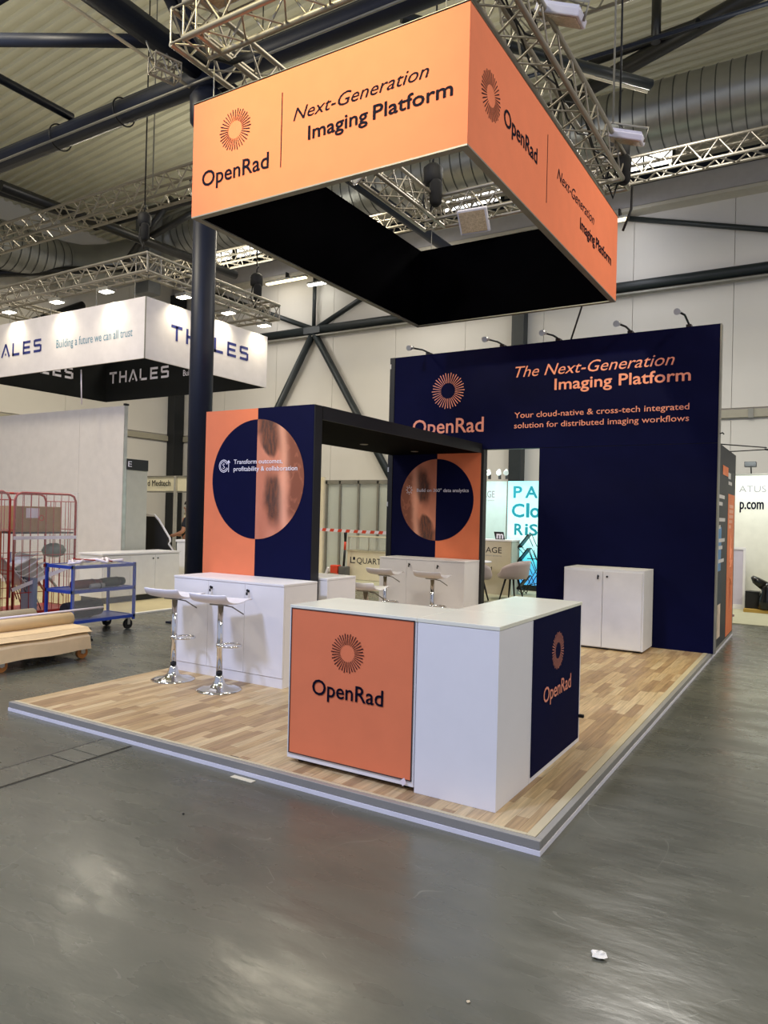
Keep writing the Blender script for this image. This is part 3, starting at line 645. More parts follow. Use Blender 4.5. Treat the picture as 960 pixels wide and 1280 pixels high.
# ============================================================ CABINETS
def lockset(parent, x, y, z, key=True):
    lk = part('lock', MB().tube([(x, y, z), (x, y-.012, z)], .012, 12), BLACKM, parent)
    if key: part('key', MB().box(x-.003, x+.003, y-.03, y-.012, z-.004, z+.018).box(x-.006, x+.012, y-.032, y-.026, z-.035, z-.008), BLACKM, parent)
def bar_cabinet(label, x0, x1, y0, y1, top, locks=True, n=3):
    t = thing('bar_cabinet', label, 'cabinet', ((x0+x1)/2, (y0+y1)/2, H), 'three-door bar cabinets')
    part('body', MB().box(x0+.003, x1-.003, y0+.021, y1, H, top-.022), WHITE, t)
    part('plinth', MB().box(x0+.003, x1-.003, y0+.006, y0+.02, H, H+.085), WHITE, t)
    part('worktop', MB().box(x0, x1, y0-.004, y1, top-.02, top), WHITE, t, .002)
    w_ = (x1-x0-.006-.003*(n-1))/n
    for i in range(n):
        a = x0+.003+i*(w_+.003)
        d = part('door', MB().box(a, a+w_, y0, y0+.019, H+.089, top-.024), WHITE, t, .0015)
        if i and locks: lockset(d, a+.045, y0, top-.085)
    return t
bar_cabinet('white three-door cabinet in front of the left graphic wall behind two bar stools', -4.287, -2.914, 1.616, 2.104, .984)
bar_cabinet('white three-door cabinet in front of the far graphic panel with two bar stools', -4.33, -2.99, 5.50, 5.985, 1.022)
bar_cabinet('white cabinet peeking out behind the left graphic wall', -4.37, -2.90, 2.245, 2.73, 1.0, False)
t = thing('storage_cabinet', 'low white two-door cabinet standing against the navy backdrop wall at the right', 'cabinet', (-1.14, 5.72, H))
x0, x1, y0, y1, top = -1.619, -.668, 5.457, 5.985, 1.035
part('body', MB().box(x0, x1, y0+.002, y1, H+.02, top), mat('pale_cabinet', '#e5e3e0', .45), t, .002)
part('foot', MB().box(x0+.03, x1-.03, y0+.05, y1, H, H+.02), BLACK, t)
for i, (a, b) in enumerate(((x0+.02, -1.147), (-1.141, x1-.02))):
    d = part('door', MB().box(a, b, y0-.014, y0+.0, H+.03, top-.028), MATS['pale_cabinet'], t, .0015)
    if i == 0: lockset(d, b-.05, y0-.014, top-.09)
    else: lockset(d, a+.05, y0-.014, top-.09, False)

# ============================================================ BAR STOOLS
def make_stool(label):
    t = thing('bar_stool', label, 'bar stool', (0, 0, 0), 'white bar stools')
    part('base', MB().lathe([(.195, 0), (.197, .006), (.16, .016), (.09, .026), (.055, .05), (.042, .09), (.036, .12), (.03, .125)], (0, 0, 0), 40), CHROME, t)
    part('pole', MB().lathe([(.026, .12), (.026, .73)], (0, 0, 0), 20), CHROME, t)
    part('rubber_ring', MB().lathe([(.027, .13), (.027, .16)], (0, 0, 0), 20), RUB, t)
    fr = part('footrest', MB().ring((.075, .045, .385), .10, .009, 32, 8), CHROME, t)
    part('footrest_clamp', MB().lathe([(.034, .37), (.034, .405)], (0, 0, 0), 20), CHROME, t)
    # wave seat: profile along local y, extruded along local x
    prof = [(-.19, .085), (-.184, .062), (-.168, .036), (-.14, .02), (-.09, .006), (-.03, .0), (.04, .004), (.10, .016), (.15, .026), (.19, .022), (.205, .012)]
    n = len(prof); mb = MB(); W = .2; K = 10; vs = []; fs = []
    for k in range(K+1):
        x = -W+2*W*k/K; e = .010*(abs(x)/W)**3
        vs += [(x*(1-.03*abs(p[0]/.2)), p[0], .76+p[1]+e) for p in prof]
    for k in range(K):
        for i in range(n-1): fs.append((k*n+i, (k+1)*n+i, (k+1)*n+i+1, k*n+i+1))
    mb.add(vs, fs, True); s = part('seat', mb, WSHELL, t)
    so = s.modifiers.new('thick', 'SOLIDIFY'); so.thickness = .014; so.offset = -1; sb = s.modifiers.new('sub', 'SUBSURF'); sb.levels = 1; sb.render_levels = 1
    part('seat_plate', MB().box(-.07, .07, -.07, .07, .738, .756), ALUD, t, .004)
    part('lever', MB().tube([(.03, .0, .735), (.09, .04, .72), (.17, .10, .655)], .0055, 8), mat('grey_lever', '#77736e', .35, .7), t)
    return t
st = make_stool('left chrome bar stool with a white wave seat before the left cabinet')
for (x, y, rz, lab) in ((-3.336, 1.275, radians(8), 'right chrome bar stool with a white wave seat before the left cabinet, nearest the counter'),
                        (-3.915, 4.98, radians(4), 'left bar stool before the far cabinet, by the portal opening'),
                        (-3.20, 4.98, radians(4), 'right bar stool before the far cabinet'),
                        (-3.03, 3.12, radians(5), 'bar stool half hidden behind the left graphic wall and cabinet')):
    c = copy_tree(st); c['label'] = lab; c.location = (x, y, H); c.rotation_euler.z = rz
st.location = (-3.946, 1.315, H); st.rotation_euler.z = radians(8)

# ============================================================ HANGING BOX
hb = thing('hanging_banner_box', 'large orange square hanging box with black inside, lettered OpenRad Next-Generation Imaging Platform', 'hanging sign', (-2.3, 3.1, 4.16))
bx0, bx1, by0, by1, bz0, bz1 = -3.63, -1.0, 1.10, 5.19, 4.16, 5.16
slab('front_banner', hb, (bx0, by0, bz0+.012), X, bx1-bx0, bz1-bz0-.012, .012, ORANGE)
slab('right_banner', hb, (bx1, by0+.013, bz0+.012), Y, by1-by0-.013, bz1-bz0-.012, .012, ORANGE)
part('back_banner', MB().box(bx0+.013, bx1-.013, by1-.012, by1, bz0+.012, bz1), ORANGE, hb)
part('left_banner', MB().box(bx0, bx0+.012, by0+.013, by1-.0, bz0+.012, bz1), ORANGE, hb)
tk = .06
part('black_lining', MB().box(bx0+tk, bx0+tk+.01, by0+tk, by1-tk, bz0+.013, bz1), BLACKF, hb)
part('black_lining', MB().box(bx1-tk-.01, bx1-tk, by0+tk, by1-tk, bz0+.013, bz1), BLACKF, hb)
part('black_lining', MB().box(bx0+tk+.012, bx1-tk-.012, by0+tk, by0+tk+.01, bz0+.013, bz1), BLACKF, hb)
part('black_lining', MB().box(bx0+tk+.012, bx1-tk-.012, by1-tk-.01, by1-tk, bz0+.013, bz1), BLACKF, hb)
for a in (((bx0, bx1), (by0, by0+tk)), ((bx0, bx1), (by1-tk, by1)), ((bx0, bx0+tk), (by0+tk, by1-tk)), ((bx1-tk, bx1), (by0+tk, by1-tk))):
    part('frame_profile', MB().box(*a[0], *a[1], bz0, bz0+.012), ALUD, hb)
    part('frame_profile', MB().box(*a[0], *a[1], bz1-.012, bz1+.004), ALUD, hb)
for x, y in ((bx0+.2, by0+.03), (bx1-.2, by0+.03), (bx0+.2, by1-.03), (bx1-.2, by1-.03)):
    rod('suspension_wire', hb, (x, y, bz1), (x, y, 5.5), .005, ALUD)
emblem(hb, (-3.142, by0, 4.812), X, .175, INK)
text('lettering', 'OpenRad', (-3.509, by0, 4.408), X, .742, .13, INK, hb, bold=.012)
part('divider_line', MB().box(-2.644, -2.636, by0-.003, by0-.001, 4.38, 4.98), INK, hb)
text('lettering', 'Next-Generation', (-2.523, by0, 4.718), X, 1.215, .10, INK, hb, italic=.3)
text('lettering', 'Imaging Platform', (-2.369, by0, 4.535), X, 1.25, .105, INK, hb, bold=.02, split=(.44, .48))
emblem(hb, (bx1, 1.48, 4.686), Y, .178, INK)
text('lettering', 'OpenRad', (bx1, 1.73, 4.606), Y, .735, .13, INK, hb, bold=.012)
part('divider_line', MB().box(bx1+.001, bx1+.003, 2.717, 2.725, 4.38, 4.975), INK, hb)
text('lettering', 'Next-Generation', (bx1, 2.995, 4.705), Y, 1.215, .105, INK, hb, italic=.3)
text('lettering', 'Imaging Platform', (bx1, 3.725, 4.505), Y, 1.2, .11, INK, hb, bold=.02, split=(.44, .48))

# ============================================================ WHITE LETTERED HANGING BOX (left background)
th = thing('hanging_banner_box', 'white fabric hanging box lettered THALES with black lettered inner faces, at the left', 'hanging sign', (-10.9, 6.4, 4.13))
ax0, ax1, ay0, ay1, az0, az1 = -13.55, -8.6, 4.82, 7.9, 4.135, 5.165
slab('front_banner', th, (ax0, ay0, az0), X, ax1-ax0-.002, az1-az0, .03, FASC)
slab('right_banner', th, (ax1, ay0+.001, az0), Y, ay1-ay0, az1-az0, .03, FASC)
part('corner_seam', MB().box(ax1-.012, ax1+.004, ay0-.004, ay0+.012, az0, az1), ALUD, th)
DKF = mat('charcoal_fabric', '#16181a', .8, spec=.2)
part('black_lining', MB().box(ax0, ax1-.04, ay1-.03, ay1-.01, az0, az1), DKF, th); part('black_lining', MB().box(ax0, ax0+.02, ay0+.04, ay1-.04, az0, az1), DKF, th)
part('black_lining', MB().box(ax0+.03, ax1-.04, ay0+.031, ay0+.04, az0, az1), DKF, th); part('black_lining', MB().box(ax1-.045, ax1-.031, ay0+.04, ay1-.04, az0, az1), DKF, th)
def bigword(base, right, width, cap, m, parent):
    """spaced geometric capitals T H A L E S, bars only; the A has no crossbar but a small dot"""
    right = Vector(right); n = right.cross(Z); base = Vector(base)+n*.004; k = width/6.0; lw = cap*.19; w_ = k*.74
    def st(i, a, b, mb): 
        p = base+right*(i*k+a[0]*w_)+Z*a[1]*cap; q = base+right*(i*k+b[0]*w_)+Z*b[1]*cap; d = (q-p).normalized(); s = n.cross(d)*lw/2
        mb.add([p-s-d*lw/2*0, q-s, q+s, p+s], [(0, 1, 2, 3)])
    G = ([((0, .9), (1, .9)), ((.5, 0), (.5, .95))], [((.1, 0), (.1, 1)), ((.9, 0), (.9, 1)), ((.1, .5), (.9, .5))],
         [((0, 0), (.5, 1)), ((.5, 1), (1, 0))], [((.12, 0), (.12, 1)), ((.02, .1), (.95, .1))],
         [((.12, 0), (.12, 1)), ((.12, .1), (.98, .1)), ((.12, .5), (.9, .5)), ((.12, .9), (.98, .9))],
         [((.95, .9), (.15, .9)), ((.12, .95), (.12, .5)), ((.12, .52), (.85, .52)), ((.9, .55), (.9, .05)), ((.88, .1), (.05, .1))])
    for i, g in enumerate(G):
        mb = MB()
        for a, b in g: st(i, a, b, mb)
        if i == 2: c = base+right*(i*k+.5*w_)+Z*.2*cap; mb.add([c-right*lw*.4-Z*lw*.4, c+right*lw*.4-Z*lw*.4, c+right*lw*.4+Z*lw*.4, c-right*lw*.4+Z*lw*.4], [(0, 1, 2, 3)])
        part('lettering', mb, m, parent)
bigword((ax1, 5.38, 4.56), Y, 2.05, .27, INKB, th)
bigword((-13.38, ay0, 4.51), X, 2.04, .25, INKB, th)
text('lettering', 'Building a future we can all trust', (-10.98, ay0, 4.53), X, 2.07, .15, INKT, th)
bigword((-13.396, ay1-.04, 4.555), X, 2.094, .27, INKW, th)
text('lettering', 'Building a future we can all trust', (-10.942, ay1-.04, 4.55), X, 1.9, .13, INKW, th)
bigword((ax0+.024, 5.3, 4.52), Y, 1.75, .27, INKW, th)
tt = thing('lighting_truss', 'rectangular aluminium truss with spotlights above the white lettered box', 'truss', (-10.8, 6.2, 5.4))
for p0, p1 in (((-14.5, 4.72, 5.62), (-8.3, 4.72, 5.62)), ((-14.5, 7.75, 5.62), (-8.3, 7.75, 5.62)), ((-8.45, 4.6, 5.62), (-8.45, 7.9, 5.62)), ((-13.1, 4.6, 5.62), (-13.1, 7.9, 5.62))):
    truss('', '', p0, p1, .29, t=tt, r=.025, br=.010, cell=.44)
for i in range(4):
    x = (-12.5, -11.2, -9.9, -8.9)[i]; rod('hanger', tt, (x, 4.84, 5.16), (x, 4.84, 5.5), .008, ALUD)
for i, (p, tgt, lab) in enumerate((((-12.23, 4.66, 5.30), (-12.23, 4.82, 4.5), 'leftmost spotlight washing the front of the white lettered box'),
        ((-10.76, 4.66, 5.30), (-10.76, 4.82, 4.5), 'middle spotlight washing the front of the white lettered box'),
        ((-9.4, 4.66, 5.30), (-9.4, 4.82, 4.5), 'spotlight on the front of the white lettered box nearest its corner'),
        ((-8.44, 5.5, 5.30), (-8.6, 5.5, 4.5), 'spotlight on the right side of the white lettered box nearest its corner'),
        ((-8.44, 6.6, 5.30), (-8.6, 6.6, 4.5), 'spotlight on the right side of the white lettered box beside the round column'),
        ((-8.44, 7.6, 5.30), (-8.6, 7.6, 4.5), 'spotlight at the far right end of the white lettered box'))):
    s = thing('spotlight', lab, 'spotlight', p, 'spotlights of the white lettered box'); v = Vector(p)
    part('housing', MB().box(p[0]-.13, p[0]+.13, p[1]-.09, p[1]+.09, p[2]+.004, p[2]+.06), ALUD, s, .006)
    part('lamp_glass', MB().box(p[0]-.11, p[0]+.11, p[1]-.07, p[1]+.07, p[2]-.006, p[2]+.003), LAMP, s)
    part('bracket', MB().box(p[0]-.01, p[0]+.01, p[1]-.01, p[1]+.01, p[2]+.06, p[2]+.12), BLACKM, s)
    spot('spotlight_beam', (p[0], p[1], p[2]-.02), (tgt[0], tgt[1], 4.6), 52, 120, 1., (1, .88, .62), .05)
solo('hanging_cable', MB().tube([(-10.5, 5.0, 4.13), (-10.5, 5.03, 3.5)], .012, 6), TAPEW, 'thin white cable dropping from the white lettered box to the wall top', 'cable')
# small lamps under the roof, strip lights
for x0, x1, z, l in ((-16.07, -14.28, 9.72, 'yellowish strip light under the gutter left of the bracing post'), (-14.2, -13.4, 9.42, 'bright white strip light beside the bracing post'), (-4.0, -3.55, 9.68, 'short warm strip light under the gutter right of the orange box')):
    s = thing('strip_light', l, 'lamp', ((x0+x1)/2, 16.4, z), None)
    part('housing', MB().box(x0, x1, 16.35, 16.5, z+.02, z+.08), ALUD, s); part('tube', MB().box(x0+.02, x1-.02, 16.36, 16.49, z-.03, z+.018), mat('warm_tube' if 'white' not in l else 'white_tube', '#fff6d8', .3, emit=(1, .85, .5) if 'white' not in l else (1, 1, .93), es=3 if 'white' not in l else 12), s)
    part('bracket', MB().box((x0+x1)/2-.02, (x0+x1)/2+.02, 16.4, 16.6, z+.08, z+.3), BLACKM, s)

# ============================================================ LEFT STAND
solo('stand_carpet', MB().box(-14, -7.95, 2.6, 9.5, .0005, .02), CARPET, 'beige carpet of the left stand behind the trolleys', 'carpet')
solo('carpet_edge', MB().box(-7.948, -7.88, 2.6, 9.5, .0005, .022), mat('white_edge_strip', '#e8e4da', .5), 'white edge strip along the beige carpet of the left stand', 'edge strip')
sw = thing('stand_wall', 'tall cream white partition wall behind the trolleys at the left', 'partition wall', (-12, 5.6, 0))
for x0, x1 in ((-14.2, -11.262), (-11.256, -9.97)): part('wall_panel', MB().box(x0, x1, 5.55, 5.61, .022, 3.52), mat('stand_white', '#dcd5cf', .6), sw)
part('end_profile', MB().box(-9.969, -9.95, 5.545, 5.615, .022, 3.52), ALU, sw); part('top_clamp', MB().box(-9.99, -9.93, 5.54, 5.62, 3.525, 3.56), BLACKM, sw)
sp = thing('stand_wall', 'grey side partition with a black header board ending in the letter E', 'partition wall', (-9.97, 5.9, 0))
part('panel', MB().box(-9.99, -9.95, 5.62, 6.1, .022, 2.55), mat('grey_stand_panel', '#b9b9ae', .6), sp)
part('header_board', MB().box(-9.95, -9.93, 5.62, 6.1, 2.345, 2.545), BLACK, sp); text('lettering', 'E', (-9.93, 5.63, 2.40), Y, .085, .1, INKW, sp)
lc = thing('storage_cabinet', 'white two-door cabinet with black plinth between the blue cart and the round column', 'cabinet', (-9.35, 5.9, 0))
part('body', MB().box(-9.7, -9.12, 4.5, 6.18, .12, .83), mat('pale_cabinet', '#e5e3e0', .45), lc); part('top', MB().box(-9.72, -9.09, 4.48, 6.2, .832, .86), WHITE, lc); part('plinth', MB().box(-9.68, -9.14, 4.52, 6.16, .022, .119), BLACK, lc)
for i, (a, b) in enumerate(((4.52, 5.05), (5.055, 5.6), (5.605, 6.16))):
    d = part('door', MB().box(-9.119, -9.1, a, b, .13, .815), MATS['pale_cabinet'], lc, .002)
    yk = b-.05 if i == 1 else a+.05
    part('lock', MB().tube([(-9.1, yk, .75), (-9.085, yk, .75)], .012, 10), BLACKM, d)
# Medtech header frame and its stand
mt = thing('stand_header', 'white header board on posts reading d Medtech left of the round column', 'sign', (-15.7, 11.8, 0))
part('board', MB().box(-18.2, -13.2, 11.8, 11.86, 2.18, 2.6), mat('cream_header', '#ece5c9', .5), mt); part('rail', MB().box(-18.2, -13.2, 11.78, 11.8, 2.59, 2.63), ALUD, mt); part('rail', MB().box(-18.2, -13.2, 11.78, 11.8, 2.13, 2.17), ALUD, mt)
for x in (-18.1, -15.33, -13.25): part('post', MB().box(x-.04, x+.04, 11.72, 11.8, 0, 2.62), ALU, mt)
text('lettering', 'd Medtech', (-16.56, 11.78, 2.33), X, .98, .17, INK, mt, bold=.01)
mc = thing('medical_console', 'white framed machine with a dark window beside the grey partition at the left', 'machine', (-9.6, 6.9, 0))
DV = Vector((.854, .52, 0)); M0 = Vector((-10.26, 6.42, 0))
part('frame', MB().tube([M0+DV*a+Z*z for a, z in ((-.05, 1.51), (.12, 1.51), (.21, 1.41), (.43, 1.06), (.44, 1.0), (.41, .95), (.56, .74), (.56, .03))], .02, 8), WHITE, mc)
part('dark_window', MB().prism([(-.05, .8), (.43, .8), (.38, .96), (.40, 1.05), (.19, 1.39), (.11, 1.48), (-.05, 1.48)], M0+Vector((-.01, .02, 0)), DV, Z, .02), DARK, mc)
part('lower_body', MB().prism([(-.05, .04), (.54, .04), (.54, .72), (.43, .79), (-.05, .79)], M0+Vector((-.01, .02, 0)), DV, Z, .03), MATS['pale_cabinet'], mc)
part('console_top', MB().obox(M0+DV*.75+Z*1.02, DV*.17, Vector((-.52, .854, 0))*.12, Z*.02), WHITE, mc); part('console_body', MB().obox(M0+DV*.75+Z*.51, DV*.15, Vector((-.52, .854, 0))*.1, Z*.488), MATS['pale_cabinet'], mc)
t = thing('display_rack', 'pale rack with shelves behind the machine left of the round column', 'rack', (-12.5, 10.5, 0))
for z in (.9, 1.15, 1.5): part('shelf', MB().box(-13.4, -11.9, 10.3, 10.7, z, z+.04), CREAM, t)
for x in (-13.38, -12.7, -11.92): part('post', MB().box(x-.03, x+.03, 10.3, 10.36, 0, 1.55), CARTON if x == -12.7 else CREAM, t)
# person, half hidden by the column
pr = thing('person', 'person in a dark shirt and white trousers half hidden behind the round column, facing left', 'person', (-9.97, 7.33, 0))
def mk_skin(name, chain, m, parent, links=None):
    me = bpy.data.meshes.new(name); off = wloc(parent)
    me.from_pydata([tuple(Vector(c[:3])-off) for c in chain], links or [(i, i+1) for i in range(len(chain)-1)], [])
    o = link(name, me, parent); sk = o.modifiers.new('skin', 'SKIN'); sk.use_smooth_shade = True
    if not me.skin_vertices: 
        bpy.context.view_layer.objects.active = o
    for i, c in enumerate(chain): me.skin_vertices[0].data[i].radius = (c[3], c[3])
    me.skin_vertices[0].data[0].use_root = True
    sb = o.modifiers.new('sub', 'SUBSURF'); sb.levels = 1; sb.render_levels = 2; me.materials.append(m); return o
SKIN = mat('skin', '#b98463', .6)
px_, py_ = -10.05, 7.29; fx = Vector((-.8, -.45, 0)); sx = Vector((.48, -.87, 0))
def P(f, s, z): v = Vector((px_, py_, 0))+fx*f+sx*s; return (v.x, v.y, z)
mk_skin('body', [(*P(0, 0, .95), .13), (*P(0, 0, 1.15), .12), (*P(0, 0, 1.38), .14), (*P(0, 0, 1.5), .06), (*P(.02, 0, 1.6), .075), (*P(.03, 0, 1.70), .075),
    (*P(0, .19, 1.42), .06), (*P(.05, .25, 1.18), .043), (*P(.26, .22, 1.10), .034), (*P(.34, .2, 1.1), .03), (*P(0, -.19, 1.42), .06), (*P(.05, -.25, 1.18), .043), (*P(.26, -.22, 1.10), .034), (*P(.34, -.2, 1.1), .03),
    (*P(0, .1, .88), .1), (*P(.02, .11, .5), .065), (*P(0, .11, .1), .045), (*P(.13, .12, .05), .045), (*P(0, -.1, .88), .1), (*P(.02, -.11, .5), .065), (*P(-.02, -.11, .1), .045), (*P(.11, -.12, .05), .045)], SKIN, pr,
    [(0, 1), (1, 2), (2, 3), (3, 4), (4, 5), (2, 6), (6, 7), (7, 8), (8, 9), (2, 10), (10, 11), (11, 12), (12, 13), (0, 14), (14, 15), (15, 16), (16, 17), (0, 18), (18, 19), (19, 20), (20, 21)])
mk_skin('shirt', [(*P(0, 0, .98), .155), (*P(0, 0, 1.15), .148), (*P(0, 0, 1.38), .16), (*P(0, 0, 1.46), .09), (*P(0, .19, 1.42), .078), (*P(.03, .235, 1.25), .062), (*P(0, -.19, 1.42), .078), (*P(.03, -.235, 1.25), .062)],
    mat('dark_shirt', '#24262c', .9), pr, [(0, 1), (1, 2), (2, 3), (2, 4), (4, 5), (2, 6), (6, 7)])
mk_skin('trousers', [(*P(0, 0, 1.0), .14), (*P(0, 0, .93), .15), (*P(0, .1, .86), .115), (*P(.02, .11, .5), .085), (*P(0, .11, .12), .065), (*P(0, -.1, .86), .115), (*P(.02, -.11, .5), .085), (*P(-.02, -.11, .12), .065)],
    mat('white_trousers', '#d9d6d0', .85), pr, [(0, 1), (1, 2), (2, 3), (3, 4), (1, 5), (5, 6), (6, 7)])
for s in (1, -1):
    part('shoe', MB().obox(Vector(P(.06, .11*s, .05)), fx*.15, sx*.05, Z*.045), BLACK, pr, .03)
    for k in range(4): part('finger', MB().tube([P(.36, .2*s-.03+.02*k, 1.10), P(.40, .2*s-.03+.02*k, 1.085), P(.425, .2*s-.03+.02*k, 1.06-.003*k)], [.009, .008, .006], 6), SKIN, pr)
    part('thumb', MB().tube([P(.32, .17*s, 1.11), P(.35, .145*s, 1.10), P(.38, .14*s, 1.08)], [.011, .009, .007], 6), SKIN, pr)
hp = Vector(P(.03, 0, 1.69)); part('hair', MB().add([tuple(hp+Vector((cos(a)*sin(b)*.09-.01*fx.x, sin(a)*sin(b)*.09, cos(b)*.11+.03))) for b in (0.05, .5, 1., 1.45) for a in [2*pi*k/14 for k in range(14)]], [(i*14+k, i*14+(k+1) % 14, (i+1)*14+(k+1) % 14, (i+1)*14+k) for i in range(3) for k in range(14)][::-1], True), mat('dark_hair', '#241a14', .9), pr)
part('nose', MB().obox(Vector(P(.115, 0, 1.665)), fx*.014, sx*.012, Z*.022), SKIN, pr, .008)
solo('tool_bag', MB().box(-9.75, -9.55, 6.95, 7.1, .3, .62).box(-9.68, -9.62, 7.0, 7.05, .62, .7), RUB, 'black tool case beside the round column in front of the person', 'bag', .02)
solo('case_stand', MB().box(-9.77, -9.53, 6.93, 7.12, .022, .298), WHITE, 'small white box under the black tool case', 'box', .01)

# ============================================================ TROLLEYS
def cage(name, label, x, ya, yb, depth, top, group='red cage trolleys', m=REDM):
    t = thing(name, label, 'trolley', (x-depth/2, (ya+yb)/2, 0), group)
    def side(xx, yy0, yy1):
        z0 = .18; r = .1
        part('frame', MB().tube([(xx, yy0, z0), (xx, yy0, top-r), (xx, yy0+.03, top-.03), (xx, yy0+r, top), (xx, yy1-r, top), (xx, yy1-.03, top-.03), (xx, yy1, top-r), (xx, yy1, z0)], .016, 8), m, t)
        k = round((yy1-yy0)/.11)
        for i in range(1, k): rod('bar', t, (xx, yy0+(yy1-yy0)*i/k, z0), (xx, yy0+(yy1-yy0)*i/k, top), .0045, m)
        for z in (.45, .95): rod('bar', t, (xx, yy0, z), (xx, yy1, z), .005, m)
    side(x, ya, yb); side(x-depth, ya, yb)
    for yy in (ya, yb):
        for z in (.2, .75, 1.3, top-.1): rod('bar', t, (x, yy, z), (x-depth, yy, z), .006, m)
        for i in range(1, 6): rod('bar', t, (x-depth*i/6, yy, .2), (x-depth*i/6, yy, top-.1), .0045, m)
    part('base', MB().box(x-depth-.01, x+.01, ya-.01, yb+.01, .15, .19), m, t)
    for a in (x-.08, x-depth+.08):
        for b in (ya+.08, yb-.08):
            w_ = part('wheel', MB().tube([(a-.017, b, .055), (a+.017, b, .055)], .055, 16), RUB, t); part('fork', MB().box(a-.025, a-.019, b-.02, b+.02, .05, .149).box(a+.019, a+.025, b-.02, b+.02, .05, .149), ALUD, w_)
    return t
cg = cage('cage_trolley', 'red wire cage trolley holding stacked white chairs and a brown box on its shelf', -8.10, 2.32, 3.24, .7, 1.8)
part('shelf', MB().box(-8.79, -8.11, 2.34, 3.22, 1.245, 1.265), mat('dark_shelf', '#3a3030', .5), cg)
part('strap', MB().box(-8.083, -8.079, 2.30, 3.25, 1.17, 1.215), TAPEW, cg); part('strap', MB().bar((-8.081, 2.3, .50), (-8.081, 3.25, .80), .004, .05), TAPEW, cg)
part('plastic_film', MB().box(-8.077, -8.075, 2.29, 3.27, .9, 1.83).box(-8.8, -8.077, 3.262, 3.264, .6, 1.83), FILM, cg)
cg2 = cage('cage_trolley', 'red wire cage trolley with brown cartons cut off by the left edge', -7.72, 1.15, 2.02, .7, 1.8)
part('plastic_film', MB().box(-7.70, -7.698, 1.12, 2.0, 1.3, 1.82), FILM, cg2)
def carton(label, b, group='brown cartons in the trolleys', lab=True, m=CARTON):
    t = thing('carton', label, 'box', ((b[0]+b[1])/2, (b[2]+b[3])/2, b[4]), group)
    part('box', MB().box(*b), m, t, .004); part('tape', MB().box((b[0]+b[1])/2-.03, (b[0]+b[1])/2+.03, b[2]-.001, b[3]+.001, b[5]+.0002, b[5]+.001), mat('parcel_tape', '#8a6a3c', .3), t)
    if lab: part('paper_label', MB().box(b[1]+.0005, b[1]+.002, b[2]+.22*(b[3]-b[2]), b[2]+.5*(b[3]-b[2]), b[4]+.55*(b[5]-b[4]), b[4]+.93*(b[5]-b[4])), TAPEW, t); part('red_mark', MB().ring((b[1]+.003, b[2]+.55*(b[3]-b[2]), b[4]+.55*(b[5]-b[4])), .035, .006, 16, 4, Y, Z), REDP, t)
    return t
carton('long brown carton with a white label on the shelf of the right cage trolley', (-8.62, -8.16, 2.37, 3.06, 1.268, 1.62))
carton('tall brown carton standing lowest in the left cage trolley', (-8.3, -7.78, 1.3, 1.97, .192, .70), lab=False)
carton('brown carton in the upper half of the left cage trolley', (-8.3, -7.78, 1.28, 1.96, .76, 1.42), lab=False)
solo('paper_parcel', MB().box(-8.2, -7.8, 1.4, 1.94, .702, .758), TAPEW, 'flat white parcel squeezed between the two cartons of the left cage', 'parcel', .01)
# stacked white chairs in the cage
def stack_chair(label, y, z, tilt):
    t = thing('stacked_chair', label, 'chair', (0, 0, 0), 'white chairs stacked in the cage trolley')
    mb = MB(); n = 8; vs = []
    prof = [(-.22, 0), (-.2, .02), (0, .0), (.16, .01), (.21, .05), (.25, .18), (.29, .38)]
    for k in range(n+1):
        s = -.21+.42*k/n
        vs += [(s, p[0], p[1]+.03*(s/.21)**2) for p in prof]
    m_ = len(prof); mb.add(vs, [(k*m_+i, (k+1)*m_+i, (k+1)*m_+i+1, k*m_+i+1) for k in range(n) for i in range(m_-1)], True)
    s = part('shell', mb, WSHELL, t); so = s.modifiers.new('t', 'SOLIDIFY'); so.thickness = .012
    for a in (-.17, .17):
        for b in (-.15, .15): part('leg', MB().tube([(a, b, -.01), (a*1.15, b*1.25, -.36)], .009, 6), ALU, t)
    t.location = (-8.42, y, z); t.rotation_euler = (tilt, 0, radians(180)); return t
for i in range(5): stack_chair('white shell chair with chrome legs in the stack inside the cage, %s' % ('lowest', 'second from the bottom', 'middle one', 'second from the top', 'topmost')[i], 2.82-.06*i, .58+.065*i, radians(-28))
solo('tilted_board', MB().obox((-8.55, 2.55, .66), (0, .012, 0), (.012, 0, 0), (0, .0, .32)).obox((-8.2, 2.62, .42), (.14, 0, 0), (0, .03, 0), (0, 0, .22)), mat('blue_grey_board', '#8790a8', .5), 'blue grey board standing in the bottom of the right cage trolley', 'board')
solo('plastic_bag', MB().lathe([(.05, 0), (.14, .03), (.17, .1), (.13, .17), (.05, .2)], (-8.32, 3.06, .90), 10), mat('grey_green_bag', '#6b7566', .4), 'grey green plastic bag hanging in the right cage trolley above the chairs', 'bag')
